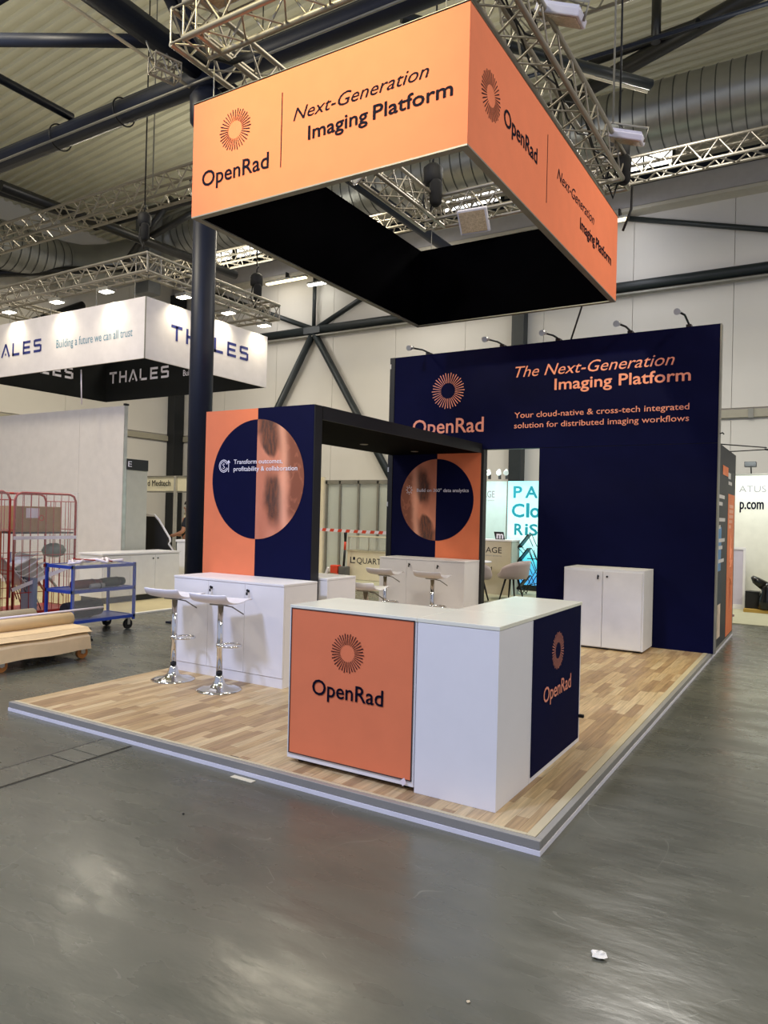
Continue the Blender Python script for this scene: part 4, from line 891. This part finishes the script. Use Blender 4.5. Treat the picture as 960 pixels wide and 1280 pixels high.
# blue shelf cart
bc = thing('shelf_cart', 'blue three-tier metal shelf cart wrapped in clear film', 'trolley', (-7.1, 2.8, 0))
for x in (-6.85, -7.38):
    for y in (2.33, 3.27): part('post', MB().box(x-.015, x+.015, y-.015, y+.015, .13, .90), BLUEM, bc)
for z in (.18, .56, .87):
    part('shelf', MB().box(-7.365, -6.865, 2.345, 3.255, z, z+.012), BLUEM if z < .6 else ALUD, bc)
    part('rim', MB().box(-6.865, -6.835, 2.315, 3.285, z-.02, z+.02).box(-7.395, -7.365, 2.315, 3.285, z-.02, z+.02).box(-7.365, -6.865, 2.315, 2.345, z-.02, z+.02).box(-7.365, -6.865, 3.255, 3.285, z-.02, z+.02), BLUEM, bc)
for x in (-6.9, -7.33):
    for y in (2.4, 3.22):
        w_ = part('wheel', MB().tube([(x-.018, y, .065), (x+.018, y, .065)], .065, 18), RUB, bc); part('fork', MB().box(x-.027, x-.02, y-.02, y+.02, .06, .155).box(x+.02, x+.027, y-.02, y+.02, .06, .155), ALU, w_)
part('plastic_film', MB().box(-6.83, -6.828, 2.31, 3.29, .2, .9).box(-7.39, -6.83, 3.29, 3.292, .2, .88), FILM, bc)
solo('wire_bundle', MB().tube([(-7.05+.12*sin(i*1.3), 2.4+.08*i, .905+.02*(i % 3)) for i in range(11)], .02, 6).tube([(-7.2+.1*cos(i*1.1), 2.45+.08*i, .905+.03*((i+1) % 2)) for i in range(10)], .015, 6), TAPEW, 'white cables piled on the top shelf of the blue cart', 'cables')
solo('red_rod', MB().tube([(-6.95, 2.4, .97), (-7.1, 3.1, .905)], .01, 6), REDM, 'thin red rod lying on top of the blue cart', 'rod')
def roll(name, label, c, L, r, m, cat='fabric roll', d=Y):
    t = thing(name, label, cat, c); c = Vector(c)
    part('roll', MB().tube([c-d*L/2, c-d*L*.3, c, c+d*L*.3, c+d*L/2], [r*.9, r, r*1.06, r*.97, r*.85], 12), m, t, .0)
    part('binding', MB().ring(c+d*L*.2, r*1.03, .006, 16, 4, X, Z), RUB, t); return t
roll('fabric_roll', 'dark red fabric roll on the middle shelf of the blue cart', (-6.98, 2.62, .64), .42, .055, mat('dark_red_cloth', '#5b1f24', .9))
roll('fabric_roll', 'dark green grey fabric roll on the middle shelf of the blue cart', (-7.0, 3.03, .64), .36, .06, mat('dark_green_cloth', '#333b33', .9))
roll('fabric_roll', 'pale roll between the two dark rolls on the blue cart', (-6.93, 2.74, .61), .22, .035, mat('pale_cloth', '#8f8b84', .8))
roll('duffel_bag', 'black duffel bag on the bottom shelf of the blue cart', (-7.05, 2.62, .31), .52, .11, mat('black_duffel', '#17151a', .8), 'bag')
# flat dolly with cardboard
dl = thing('flat_dolly', 'low flat dolly on orange wheels loaded with cardboard sheets at the left edge', 'trolley', (-6.2, .9, 0))
part('deck', MB().box(-6.75, -5.64, -.3, 1.72, .2, .235), mat('grey_deck', '#6d6f72', .5), dl, .004)
part('side_rail', MB().box(-5.66, -5.63, -.3, 1.72, .175, .199), BLACKM, dl)
for x in (-5.68, -6.68):
    for y in (.72, 1.62, -.2):
        w_ = part('wheel', MB().tube([(x-.02, y, .062), (x+.02, y, .062)], .062, 20), WHEEL, dl)
        part('fork', MB().box(x-.03, x-.022, y-.025, y+.025, .055, .2).box(x+.022, x+.03, y-.025, y+.025, .055, .2), ALU, w_); part('hub', MB().tube([(x-.032, y, .062), (x+.032, y, .062)], .015, 10), ALU, w_)
def sheet(label, x0, x1, y0, y1, z, lip, dy=0):
    t = thing('cardboard_sheet', label, 'cardboard', ((x0+x1)/2, (y0+y1)/2, z), 'cardboard sheets on the flat dolly')
    vs = []; N = 12
    for i in range(N+1):
        y = y0+(y1-y0)*i/N; b = .006*sin(i*.9+x0*9)
        vs += [(x0, y, z+.01), (x0+.3*(x1-x0), y, z+.018+b*.5), (x0+.7*(x1-x0), y, z+.012+b*.4), (x1-.03, y+dy, z+.006), (x1+.02, y+dy, z-.03+b), (x1+.045, y+dy, z-lip+b)]
    mb = MB().add(vs, [(i*6+k, i*6+k+1, (i+1)*6+k+1, (i+1)*6+k) for i in range(N) for k in range(5)], False)
    o = part('sheet', mb, PAPER, t); so = o.modifiers.new('t', 'SOLIDIFY'); so.thickness = .006; so.offset = 1
    part('crease', MB().box(x1-.035, x1-.03, y0+.1, y1-.1, z+.012, z+.0135), CARTON, t)
    return t
sheet('lower beige cardboard sheet hanging over the side of the dolly', -6.5, -5.62, .55, 1.66, .262, .155)
sheet('upper beige cardboard sheet lying on the dolly with a bent edge', -6.45, -5.66, .35, 1.70, .315, .035)
def croll(label, x, y0, y1, z, r, m=PAPER):
    t = thing('cardboard_roll', label, 'cardboard', (x, (y0+y1)/2, z-r), 'cardboard rolls on the flat dolly')
    part('roll', MB().tube([(x, y0, z), (x, (y0+y1)/2, z+.004), (x, y1, z)], r, 20), m, t); part('end_face', MB().ring((x, y1+.002, z), r*.6, r*.12, 20, 4, X, Z), CARTON, t); return t
croll('thick beige paper roll lying across the middle of the dolly', -6.02, -.2, 1.72, .385, .07)
croll('greyish paper roll lying behind the beige roll on the dolly', -6.38, -.2, 1.5, .405, .085, mat('grey_paper', '#a79b86', .85))
solo('white_pole', MB().tube([(-6.03, .9, .470), (-6.03, 2.15, .468)], .012, 8), TAPEW, 'thin white pole sticking out past the beige roll on the dolly', 'pole')
solo('carton', MB().box(-6.75, -6.3, 1.73, 2.2, .003, .2), mat('grey_carton', '#77705e', .8), 'flattened grey brown carton on the floor behind the dolly', 'box', .004)

# ============================================================ STANDS BEHIND (through the portal and the doorway)
solo('rear_carpet', MB().box(-12.5, 3.5, 9.6, 13.6, .0005, .012), mat('pale_rear_carpet', '#a8a68d', .9), 'pale grey green carpet of the stands behind the backdrop', 'carpet')
q = thing('glass_stand', 'stand wall of frosted glass panes between aluminium posts, seen through the portal', 'partition wall', (-9.6, 12.6, 0))
xs_ = (-10.42, -9.98, -9.39, -8.79, -8.2)
for a, b in zip(xs_[:-1], xs_[1:]): part('glass_pane', MB().box(a+.04, b-.04, 12.6, 12.615, .06, 2.42), FROST, q)
for x in xs_: part('post', MB().box(x-.025, x+.025, 12.56, 12.64, 0, 2.5), ALUD, q)
part('top_rail', MB().box(-10.46, -8.0, 12.56, 12.64, 2.42, 2.52), ALUD, q); part('bottom_rail', MB().box(-10.38, -8.0, 12.58, 12.62, .013, .06), ALUD, q)
part('end_wall', MB().box(-10.75, -10.47, 12.5, 12.58, .013, 2.6), CREAM, q); part('side_post', MB().box(-8.05, -7.97, 12.2, 12.28, .013, 2.5), ALU, q)
for z in (1.3, 2.3): part('clip', MB().box(-8.06, -8.04, 12.18, 12.2, z, z+.05), BLACKM, q)
qc = thing('display_counter', 'cream counter with a glass display top lettered QUART, seen through the portal', 'counter', (-8.6, 11.6, 0))
part('body', MB().box(-8.96, -7.4, 11.5, 12.0, .02, .70), CREAM, qc); part('base', MB().box(-8.9, -7.45, 11.55, 11.95, .0125, .019), BLACK, qc)
part('ledge', MB().box(-8.98, -7.38, 11.48, 12.02, .701, .74), mat('greige_ledge', '#b5ac93', .5), qc)
for x in (-8.94, -8.35, -7.42):
    for y in (11.52, 11.96): part('glass_frame', MB().box(x-.015, x+.015, y-.015, y+.015, .741, 1.06), ALU, qc)
part('glass_top', MB().box(-8.96, -7.4, 11.5, 12.0, 1.061, 1.08), mat('cream_glass_top', '#cfc8ae', .3), qc); part('glass_front', MB().box(-8.92, -7.44, 11.505, 11.511, .742, 1.059), glassy('clear_glass', '#dfe6df', .25), qc)
text('lettering', 'QUART', (-8.68, 11.5, .42), X, .70, .14, INK, qc); part('logo_mark', MB().box(-8.87, -8.85, 11.495, 11.499, .42, .57).box(-8.85, -8.73, 11.495, 11.499, .42, .44).box(-8.79, -8.73, 11.495, 11.499, .5, .57), INK, qc)
tp = thing('barrier_tape', 'red and white barrier tape stretched across the glass stand', 'tape', (-8.9, 11.2, 1.25))
N = 24
for i in range(N):
    f = lambda k: Vector((-9.9+.115*k, 10.9, 1.21-.0015*k-.002*k*(N-k)/N))
    a, b = f(i), f(i+1); part('tape_piece', MB().add([a, b, b+Z*.07+X*.03, a+Z*.07+X*.03], [(0, 1, 2, 3)]), REDP if i % 2 else TAPEW, tp)
for x in (-9.95, -7.1): part('post', MB().lathe([(.14, 0), (.14, .02), (.02, .04), (.02, 1.3)], (x, 10.9, .0125), 14), REDM, tp)
pj_ = thing('pallet_jack', 'red pallet jack with a black handle in front of the glass stand', 'pallet jack', (-9.2, 11.0, 0))
part('handle', MB().tube([(-8.93, 11.3, .35), (-8.87, 11.25, .75)], .03, 8), BLACKM, pj_); part('grip_band', MB().tube([(-8.87, 11.25, .75), (-8.85, 11.23, .95)], .03, 8), REDP, pj_); part('grip', MB().tube([(-8.85, 11.23, .95), (-8.83, 11.2, 1.24)], [.03, .045], 8), BLACKM, pj_)
part('pump', MB().box(-9.02, -8.80, 11.2, 11.4, .1, .34), mat('grey_pump', '#5b5b5b', .5), pj_, .02); part('cover', MB().box(-9.27, -9.05, 11.2, 11.38, .16, .36), REDP, pj_, .02)
for x in (-9.25, -9.05): part('fork', MB().box(x-.07, x+.07, 11.41, 12.35, .06, .12), REDP, pj_)
for x in (-9.0, -8.85): part('wheel', MB().tube([(x-.03, 11.25, .08), (x+.03, 11.25, .08)], .08, 14), ALUD, pj_)
part('white_guard', MB().bar((-9.38, 11.15, .05), (-9.28, 11.15, .30), .05), WHITE, pj_)
# IMAGE stand
CY = mat('cyan_wash', '#d6f1ee', .6)
im = thing('stand_wall', 'bright white stand wall with faint lettering beyond the doorway', 'partition wall', (-5.6, 12.1, 0))
part('panel', MB().box(-7.8, -5.06, 12.1, 12.16, .012, 2.45), CY, im); part('edge', MB().box(-5.055, -5.035, 12.09, 12.17, .012, 2.45), ALUD, im)
text('lettering', 'IMAGE', (-5.80, 12.1, 2.08), X, .45, .15, INKG, im); text('lettering', 'information systems', (-5.78, 12.1, 2.0), X, .42, .035, INKG, im)
cw = thing('lightbox_wall', 'backlit cyan graphic wall with large letters P A Clo RIS beyond the doorway', 'lightbox', (-4.0, 12.1, 0))
def cyan_mat():
    m = bpy.data.materials.new('cyan_lightbox_print'); m.use_nodes = True; nt = m.node_tree; N_ = nt.nodes; L = nt.links; b = N_['Principled BSDF']
    g = N_.new('ShaderNodeNewGeometry'); s = N_.new('ShaderNodeSeparateXYZ'); L.new(g.outputs['Position'], s.inputs[0])
    r = N_.new('ShaderNodeValToRGB'); e = r.color_ramp.elements
    e[0].position = .0; e[0].color = srgb('#3f8fe0')+(1,); e[1].position = 1; e[1].color = srgb('#9fe6e8')+(1,)
    x = e.new(.28); x.color = srgb('#55cfe6')+(1,); x = e.new(.5); x.color = srgb('#c9f6f5')+(1,)
    n = N_.new('ShaderNodeTexNoise'); n.inputs['Scale'].default_value = 1.6; n.inputs['Distortion'].default_value = 1.5; L.new(g.outputs['Position'], n.inputs['Vector'])
    a = N_.new('ShaderNodeMath'); a.operation = 'MULTIPLY_ADD'; a.inputs[1].default_value = .4; a.inputs[2].default_value = -.16; L.new(s.outputs['Z'], a.inputs[0])
    a2 = N_.new('ShaderNodeMath'); a2.operation = 'MULTIPLY_ADD'; a2.inputs[1].default_value = .35; L.new(n.outputs['Fac'], a2.inputs[0]); L.new(a.outputs[0], a2.inputs[2])
    L.new(a2.outputs[0], r.inputs['Fac']); L.new(r.outputs['Color'], b.inputs['Base Color']); L.new(r.outputs['Color'], b.inputs['Emission Color']); b.inputs['Emission Strength'].default_value = .85
    return m
part('print', MB().box(-5.03, -2.6, 12.1, 12.2, .14, 2.45), cyan_mat(), cw); part('plinth', MB().box(-5.03, -2.6, 12.12, 12.2, .012, .138), BLACK, cw)
for s_, xx, zz, ww, hh in (('P', -4.89, 2.08, .19, .25), ('A', -4.61, 2.08, .27, .25), ('C', -4.92, 1.65, .28, .29), ('l', -4.58, 1.65, .055, .3), ('o', -4.49, 1.65, .21, .2), ('R', -4.85, 1.25, .19, .24), ('i', -4.60, 1.25, .055, .24), ('S', -4.50, 1.25, .18, .24)):
    text('lettering', s_, (xx, 12.1, zz), X, ww, hh, INKCY, cw, bold=.03)
for i, x in enumerate((-5.75, -5.5, -5.25, -5.08)):
    t = thing('clamp_lamp', '%s clamp lamp on top of the bright wall beyond the doorway' % ('first left', 'second left', 'third', 'rightmost white')[i], 'lamp', (x, 12.1, 2.5), 'clamp lamps beyond the doorway')
    part('clamp', MB().box(x-.02, x+.02, 12.09, 12.17, 2.5, 2.6), BLACKM, t); part('arm', MB().tube([(x, 12.1, 2.6), (x+.1, 11.9, 2.66), (x+.16, 11.7, 2.66)], .012, 6), TAPEW, t); part('head', MB().tube([(x+.16, 11.72, 2.68), (x+.19, 11.6, 2.60)], [.03, .06], 10), mat('lamp_head', '#dfe9e6', .4), t)
area('clamp_lamp_light', (-5.4, 11.3, 2.75), (-5.4, 12.1, 1.6), .8, 11, (.85, 1, .97), .2)
ic = thing('reception_desk', 'beige counter lettered IMAGE beyond the doorway', 'counter', (-4.9, 10.9, 0))
part('body', MB().box(-6.2, -4.44, 10.85, 11.3, .012, 1.13), mat('beige_counter', '#c9bda4', .5), ic); part('top', MB().box(-6.22, -4.41, 10.83, 11.32, 1.131, 1.16), WHITE, ic); part('side_panel', MB().box(-4.438, -4.42, 10.86, 11.3, .012, 1.13), mat('pale_green_side', '#bcc4b8', .5), ic)
text('lettering', 'IMAGE', (-5.18, 10.85, .88), X, .54, .12, INK, ic); text('lettering', 'information systems', (-5.16, 10.85, .81), X, .52, .03, INKG, ic); text('lettering', 'med', (-5.1, 10.85, .52), X, .25, .07, INK, ic)
ts = thing('desk_sign', 'small black sign with a white letter m standing on the beige counter', 'sign', (-4.75, 11, 1.16))
part('board', MB().prism([(0, 0), (.21, 0), (.17, .16), (-.04, .16)], (-4.84, 11.0, 1.162), X, Z, .02), BLACK, ts); text('lettering', 'm', (-4.81, 10.979, 1.185), X, .14, .09, INKW, ts, bold=.05)
tb = thing('round_table', 'small round white table beyond the doorway', 'table', (-4.98, 10.2, 0))
part('tabletop', MB().lathe([(.36, 0), (.37, .01), (.36, .025)], (-4.98, 10.2, .71), 32), WSHELL, tb); part('pedestal', MB().tube([(-4.98, 10.2, .03), (-4.98, 10.2, .708)], .025, 12), BLACKM, tb); part('foot', MB().lathe([(.22, 0), (.2, .015)], (-4.98, 10.2, .0125), 24), BLACKM, tb)
for a in range(3): part('strut', MB().tube([(-4.98, 10.2, .45), (-4.98+.14*cos(a*2.1+.3), 10.2+.14*sin(a*2.1+.3), .705)], .01, 6), BLACKM, tb)
def tub_chair(label, x, y, rz):
    t = thing('tub_chair', label, 'chair', (0, 0, 0), 'mauve tub chairs beyond the doorway')
    mb = MB(); N = 28; rings = []
    for j in range(7):
        f = j/6; ring = []
        for k in range(N):
            a = 2*pi*k/N; back = .5+.5*sin(a)      # back towards +y
            top = .06+.30*back**1.6+.10*abs(cos(a))**2*(1 if sin(a) > -.4 else .2)
            r = .17+.10*min(1, f*2.4)+.035*f
            z = .42+ (0 if f < .35 else (f-.35)/.65*top)
            rr_ = r if f > .34 else .05+(r-.05)*(f/.35)
            ring.append((rr_*cos(a)*1.08, rr_*sin(a)+.02+.05*back*f, z))
        rings += ring
    mb.add(rings, [(j*N+k, j*N+(k+1) % N, (j+1)*N+(k+1) % N, (j+1)*N+k) for j in range(6) for k in range(N)], True); mb.add(rings[:N], [tuple(range(N))])
    s = part('seat_shell', mb, SHELL, t); so = s.modifiers.new('t', 'SOLIDIFY'); so.thickness = .022
    part('cushion', MB().lathe([(.19, .43), (.2, .45), (.17, .465)], (0, .02, 0), 20), SHELL, t)
    for a in (.8, 2.35, 3.93, 5.5): part('leg', MB().tube([(.12*cos(a), .12*sin(a), .42), (.24*cos(a), .24*sin(a), .0)], [.022, .014], 8), BLACK, t)
    t.location = (x, y, .012); t.rotation_euler.z = rz; return t
tub_chair('mauve tub chair with its back to the right of the round white table', -4.15, 10.2, radians(-100))
tub_chair('mauve tub chair cut by the left edge of the doorway', -4.62, 9.55, radians(165))
br = thing('brochure_stand', 'black folding zigzag brochure stand in front of the cyan wall', 'brochure stand', (-4.25, 11.3, 0))
for i in range(4):
    z = .14+.29*i
    part('tray', MB().obox((-4.31, 11.3, z+.135), (.11, 0, .14), (0, .11, 0), (-.010, 0, .008)), BLACKM, br)
    part('tray_lip', MB().box(-4.43, -4.36, 11.19, 11.41, z-.012, z-.002), BLACK, br)
    for yy in (11.18, 11.42):
        part('link', MB().tube([(-4.2, yy, z+.27), (-4.08, yy, z+.02)], .008, 6), BLACKM, br); part('link', MB().tube([(-4.42, yy, z), (-4.28, yy, z-.14 if i else .02)], .008, 6), BLACKM, br)
for yy in (11.18, 11.42):
    part('leg', MB().tube([(-4.3, yy, .02), (-4.0, yy, .55), (-4.15, yy, .95)], .009, 6), BLACKM, br); part('leg', MB().tube([(-4.42, yy, .15), (-3.9, yy, .3)], .008, 6), BLACKM, br)
part('cross_bar', MB().tube([(-4.2, 11.18, .78), (-3.9, 11.18, .78)], .01, 6), BLACKM, br)

# ============================================================ RIGHT SIDE: neighbour's poster wall and the stand behind
ps = thing('poster_wall', 'narrow dark poster wall with an orange strip, seen edge-on at the right end of the backdrop', 'partition wall', (-.05, 7.2, H))
part('board', MB().box(-.10, .0, 6.125, 8.2, H, 2.60), mat('charcoal_board', '#2b2d31', .6), ps); part('end_profile', MB().box(-.1, .002, 8.2, 8.225, H, 2.60), ALUD, ps)
slab('orange_strip', ps, (.004, 7.38, H+.02), Y, .76, 1.93, .003, mat('poster_orange', '#ee8048', .6))
slab('blue_print', ps, (.004, 6.35, 1.02), Y, .36, .55, .003, mat('poster_blue', '#5c8fc0', .6, var=.25, scale=5)); slab('dark_print', ps, (.004, 6.4, .55), Y, .42, .44, .003, mat('poster_dark', '#20303f', .6, var=.4, scale=8)); slab('skin_print', ps, (.0045, 6.28, .3), Y, .14, 1.2, .003, mat('poster_skin', '#d8c2ac', .6, var=.3, scale=6))
slab('skin_print', ps, (.0045, 6.45, .18), Y, .3, .42, .003, MATS['poster_skin'])
WT = mat('poster_white', '#d8d4d0', .6)
for z, a, b in ((1.93, 6.42, 6.95), (1.84, 6.42, 6.75), (1.64, 6.45, 7.05), (1.55, 6.45, 6.6), (1.38, 6.45, 7.05), (1.29, 6.45, 6.82), (1.12, 6.45, 7.0), (1.83, 7.5, 7.98), (1.76, 7.5, 7.98), (1.69, 7.5, 7.98), (1.62, 7.5, 7.9), (1.55, 7.5, 7.75), (2.14, 7.35, 7.75)):
    part('text_line', MB().box(.0045, .0055, a, b, z, z+.045), WT if a < 7.49 else mat('poster_pale_orange', '#f6b08e', .6), ps)
part('logo_block', MB().box(.0045, .0055, 6.72, 7.3, 2.24, 2.36), MATS['poster_orange'], ps); part('logo_block', MB().box(.0045, .0055, 7.32, 7.6, 2.22, 2.30), WT, ps)
for k in range(9): a = radians(-70+17*k); part('ray_print', MB().bar((.005, 7.62+.08*cos(a), .95+.25*sin(a)), (.005, 7.62+.3*cos(a), .95+.6*sin(a)), .012, .001), MATS['poster_pale_orange'], ps)
part('hinge', MB().box(.003, .03, 8.16, 8.2, .28, .31), ALU, ps)
t = thing('arm_lamp', 'thin black double arm lamp reaching right from the top of the poster wall', 'lamp', (0, 7, 2.6))
part('arm', MB().tube([(-.03, 6.5, 2.605), (.45, 7.3, 2.62)], .008, 6), BLACKM, t); part('arm', MB().tube([(-.03, 7.6, 2.605), (.45, 7.35, 2.60)], .008, 6), BLACKM, t); part('head', MB().bar((.43, 7.32, 2.60), (.72, 7.5, 2.56), .03, .02), BLACKM, t)
aw = thing('stand_wall', 'white stand wall with grey lettering ATUS and p.com at the far right', 'partition wall', (.5, 12, 0))
part('panel', MB().box(-1.4, 3.2, 11.95, 12.0, .012, 2.54), mat('white_stand_panel', '#e6e6da', .5), aw); part('top_rail', MB().box(-1.4, 3.2, 11.93, 12.02, 2.541, 2.57), ALUD, aw)
text('lettering', 'ATUS', (-.30, 11.95, 2.22), X, .46, .12, INKG, aw); text('lettering', 'p.com', (-.28, 11.95, 1.90), X, .40, .13, INK, aw, bold=.02)
area('stand_wall_light', (.2, 11.2, 2.9), (.2, 11.95, 1.9), 1.2, 22, (.92, 1, .97), .2)
t = thing('wall_lamp', 'small dark floodlight above the white ATUS wall', 'lamp', (-.1, 11.8, 2.6)); part('head', MB().box(-.2, 0, 11.7, 11.85, 2.68, 2.78), BLACKM, t, .01); part('arm', MB().tube([(-.1, 11.85, 2.73), (-.1, 11.96, 2.57)], .012, 6), BLACKM, t)
t = thing('lilac_board', 'narrow lilac panel with white frame leaning on the wall at the far right', 'board', (-.5, 11.8, 0)); part('panel', MB().box(-1.0, -.19, 11.80, 11.84, .10, 1.13), LILAC, t); part('frame', MB().box(-1.0, -.15, 11.79, 11.85, .013, .099).box(-.189, -.15, 11.79, 11.85, .1, 1.13).box(-1.0, -.15, 11.79, 11.85, 1.131, 1.17), WHITE, t)
solo('pallet', MB().box(-.13, .55, 11.35, 11.8, .013, .07), mat('yellow_wood', '#a8893f', .8), 'flat yellowish wooden board under the black bag at the far right', 'board')
bcx = thing('black_case', 'black upright case beside the lilac panel at the far right', 'case', (0, 11.5, 0)); part('body', MB().box(-.12, .12, 11.5, 11.75, .071, .36), RUB, bcx, .01); part('lid', MB().box(-.12, .12, 11.5, 11.75, .361, .38), BLACKM, bcx)
bg_ = thing('black_bag', 'crumpled black bag with a raised flap beside the black case', 'bag', (.2, 11.5, 0))
part('body', MB().lathe([(.10, 0), (.15, .04), (.14, .2), (.09, .32), (.11, .42), (.05, .5)], (.24, 11.45, .071), 9), mat('shiny_black_plastic', '#0b0b0d', .25), bg_)
part('flap', MB().tube([(.2, 11.45, .5), (.05, 11.42, .6), (-.0, 11.4, .66)], [.09, .07, .03], 8), MATS['shiny_black_plastic'], bg_); part('handle', MB().ring((.33, 11.4, .42), .05, .008, 14, 5, X, Z), MATS['shiny_black_plastic'], bg_)
for i in range(3):
    t = thing('storage_crate', '%s of three pale crates stacked at the right edge of the photo' % ('lowest', 'middle', 'topmost')[i], 'crate', (.7, 11.4, .013+.24*i), 'pale crates at the right edge'); part('body', MB().box(.38, 1.0, 11.2, 11.65, .013+.24*i, .24*i+.225), mat('pale_crate', '#b8b7ac', .6), t, .006); part('rim', MB().box(.37, 1.01, 11.19, 11.66, .24*i+.2255, .24*i+.2505), MATS['pale_crate'], t)
t = thing('coffee_machine', 'small white appliance on top of the pale crates at the right edge', 'appliance', (.6, 11.4, .75)); part('body', MB().box(.40, .85, 11.25, 11.6, .733, .93), WHITE, t, .02); part('knob', MB().ring((.55, 11.24, .83), .035, .012, 14, 6, X, Z), BLACK, t); part('top_handle', MB().box(.5, .62, 11.35, 11.45, .931, .955), BLACK, t)
cb = thing('loose_cable', 'orange cable end lying at the foot of the lilac panel', 'cable', (-.0, 11.3, 0)) if False else None

# ============================================================ SMALL LITTER ON THE FLOOR
rr = random.Random(5)
def crumple(x, y, s, label, m):
    mb = MB(); vs = []; n1, n2 = 7, 9
    for i in range(n1):
        for j in range(n2):
            a = pi*i/(n1-1); b = 2*pi*j/n2; r = s*(1+.35*(rr.random()-.5)*2)
            vs.append((x+r*sin(a)*cos(b)*1.2, y+r*sin(a)*sin(b), max(.001, s*.45+r*.55*cos(a))))
    mb.add(vs, [(i*n2+j, (i+1)*n2+j, (i+1)*n2+(j+1) % n2, i*n2+(j+1) % n2) for i in range(n1-1) for j in range(n2)])
    solo('paper_scrap', mb, m, label, 'litter')
crumple(.455, -.655, .022, 'crumpled white paper ball on the grey floor in the foreground', mat('litter_white', '#e6e1d6', .8))
crumple(.155, -1.15, .006, 'tiny beige crumb on the floor near the bottom edge', mat('litter_beige', '#c9b99a', .8))
solo('paper_strip', MB().box(-1.93, -1.76, -.075, -.035, .0005, .003), mat('litter_strip', '#c9c3ae', .7), 'short beige tape strip on the floor before the platform edge', 'litter')
solo('pebble', MB().lathe([(.004, 0), (.007, .004), (.003, .008)], (-1.75, -.62, 0), 8), RUB, 'small black speck on the grey floor at the left', 'litter')
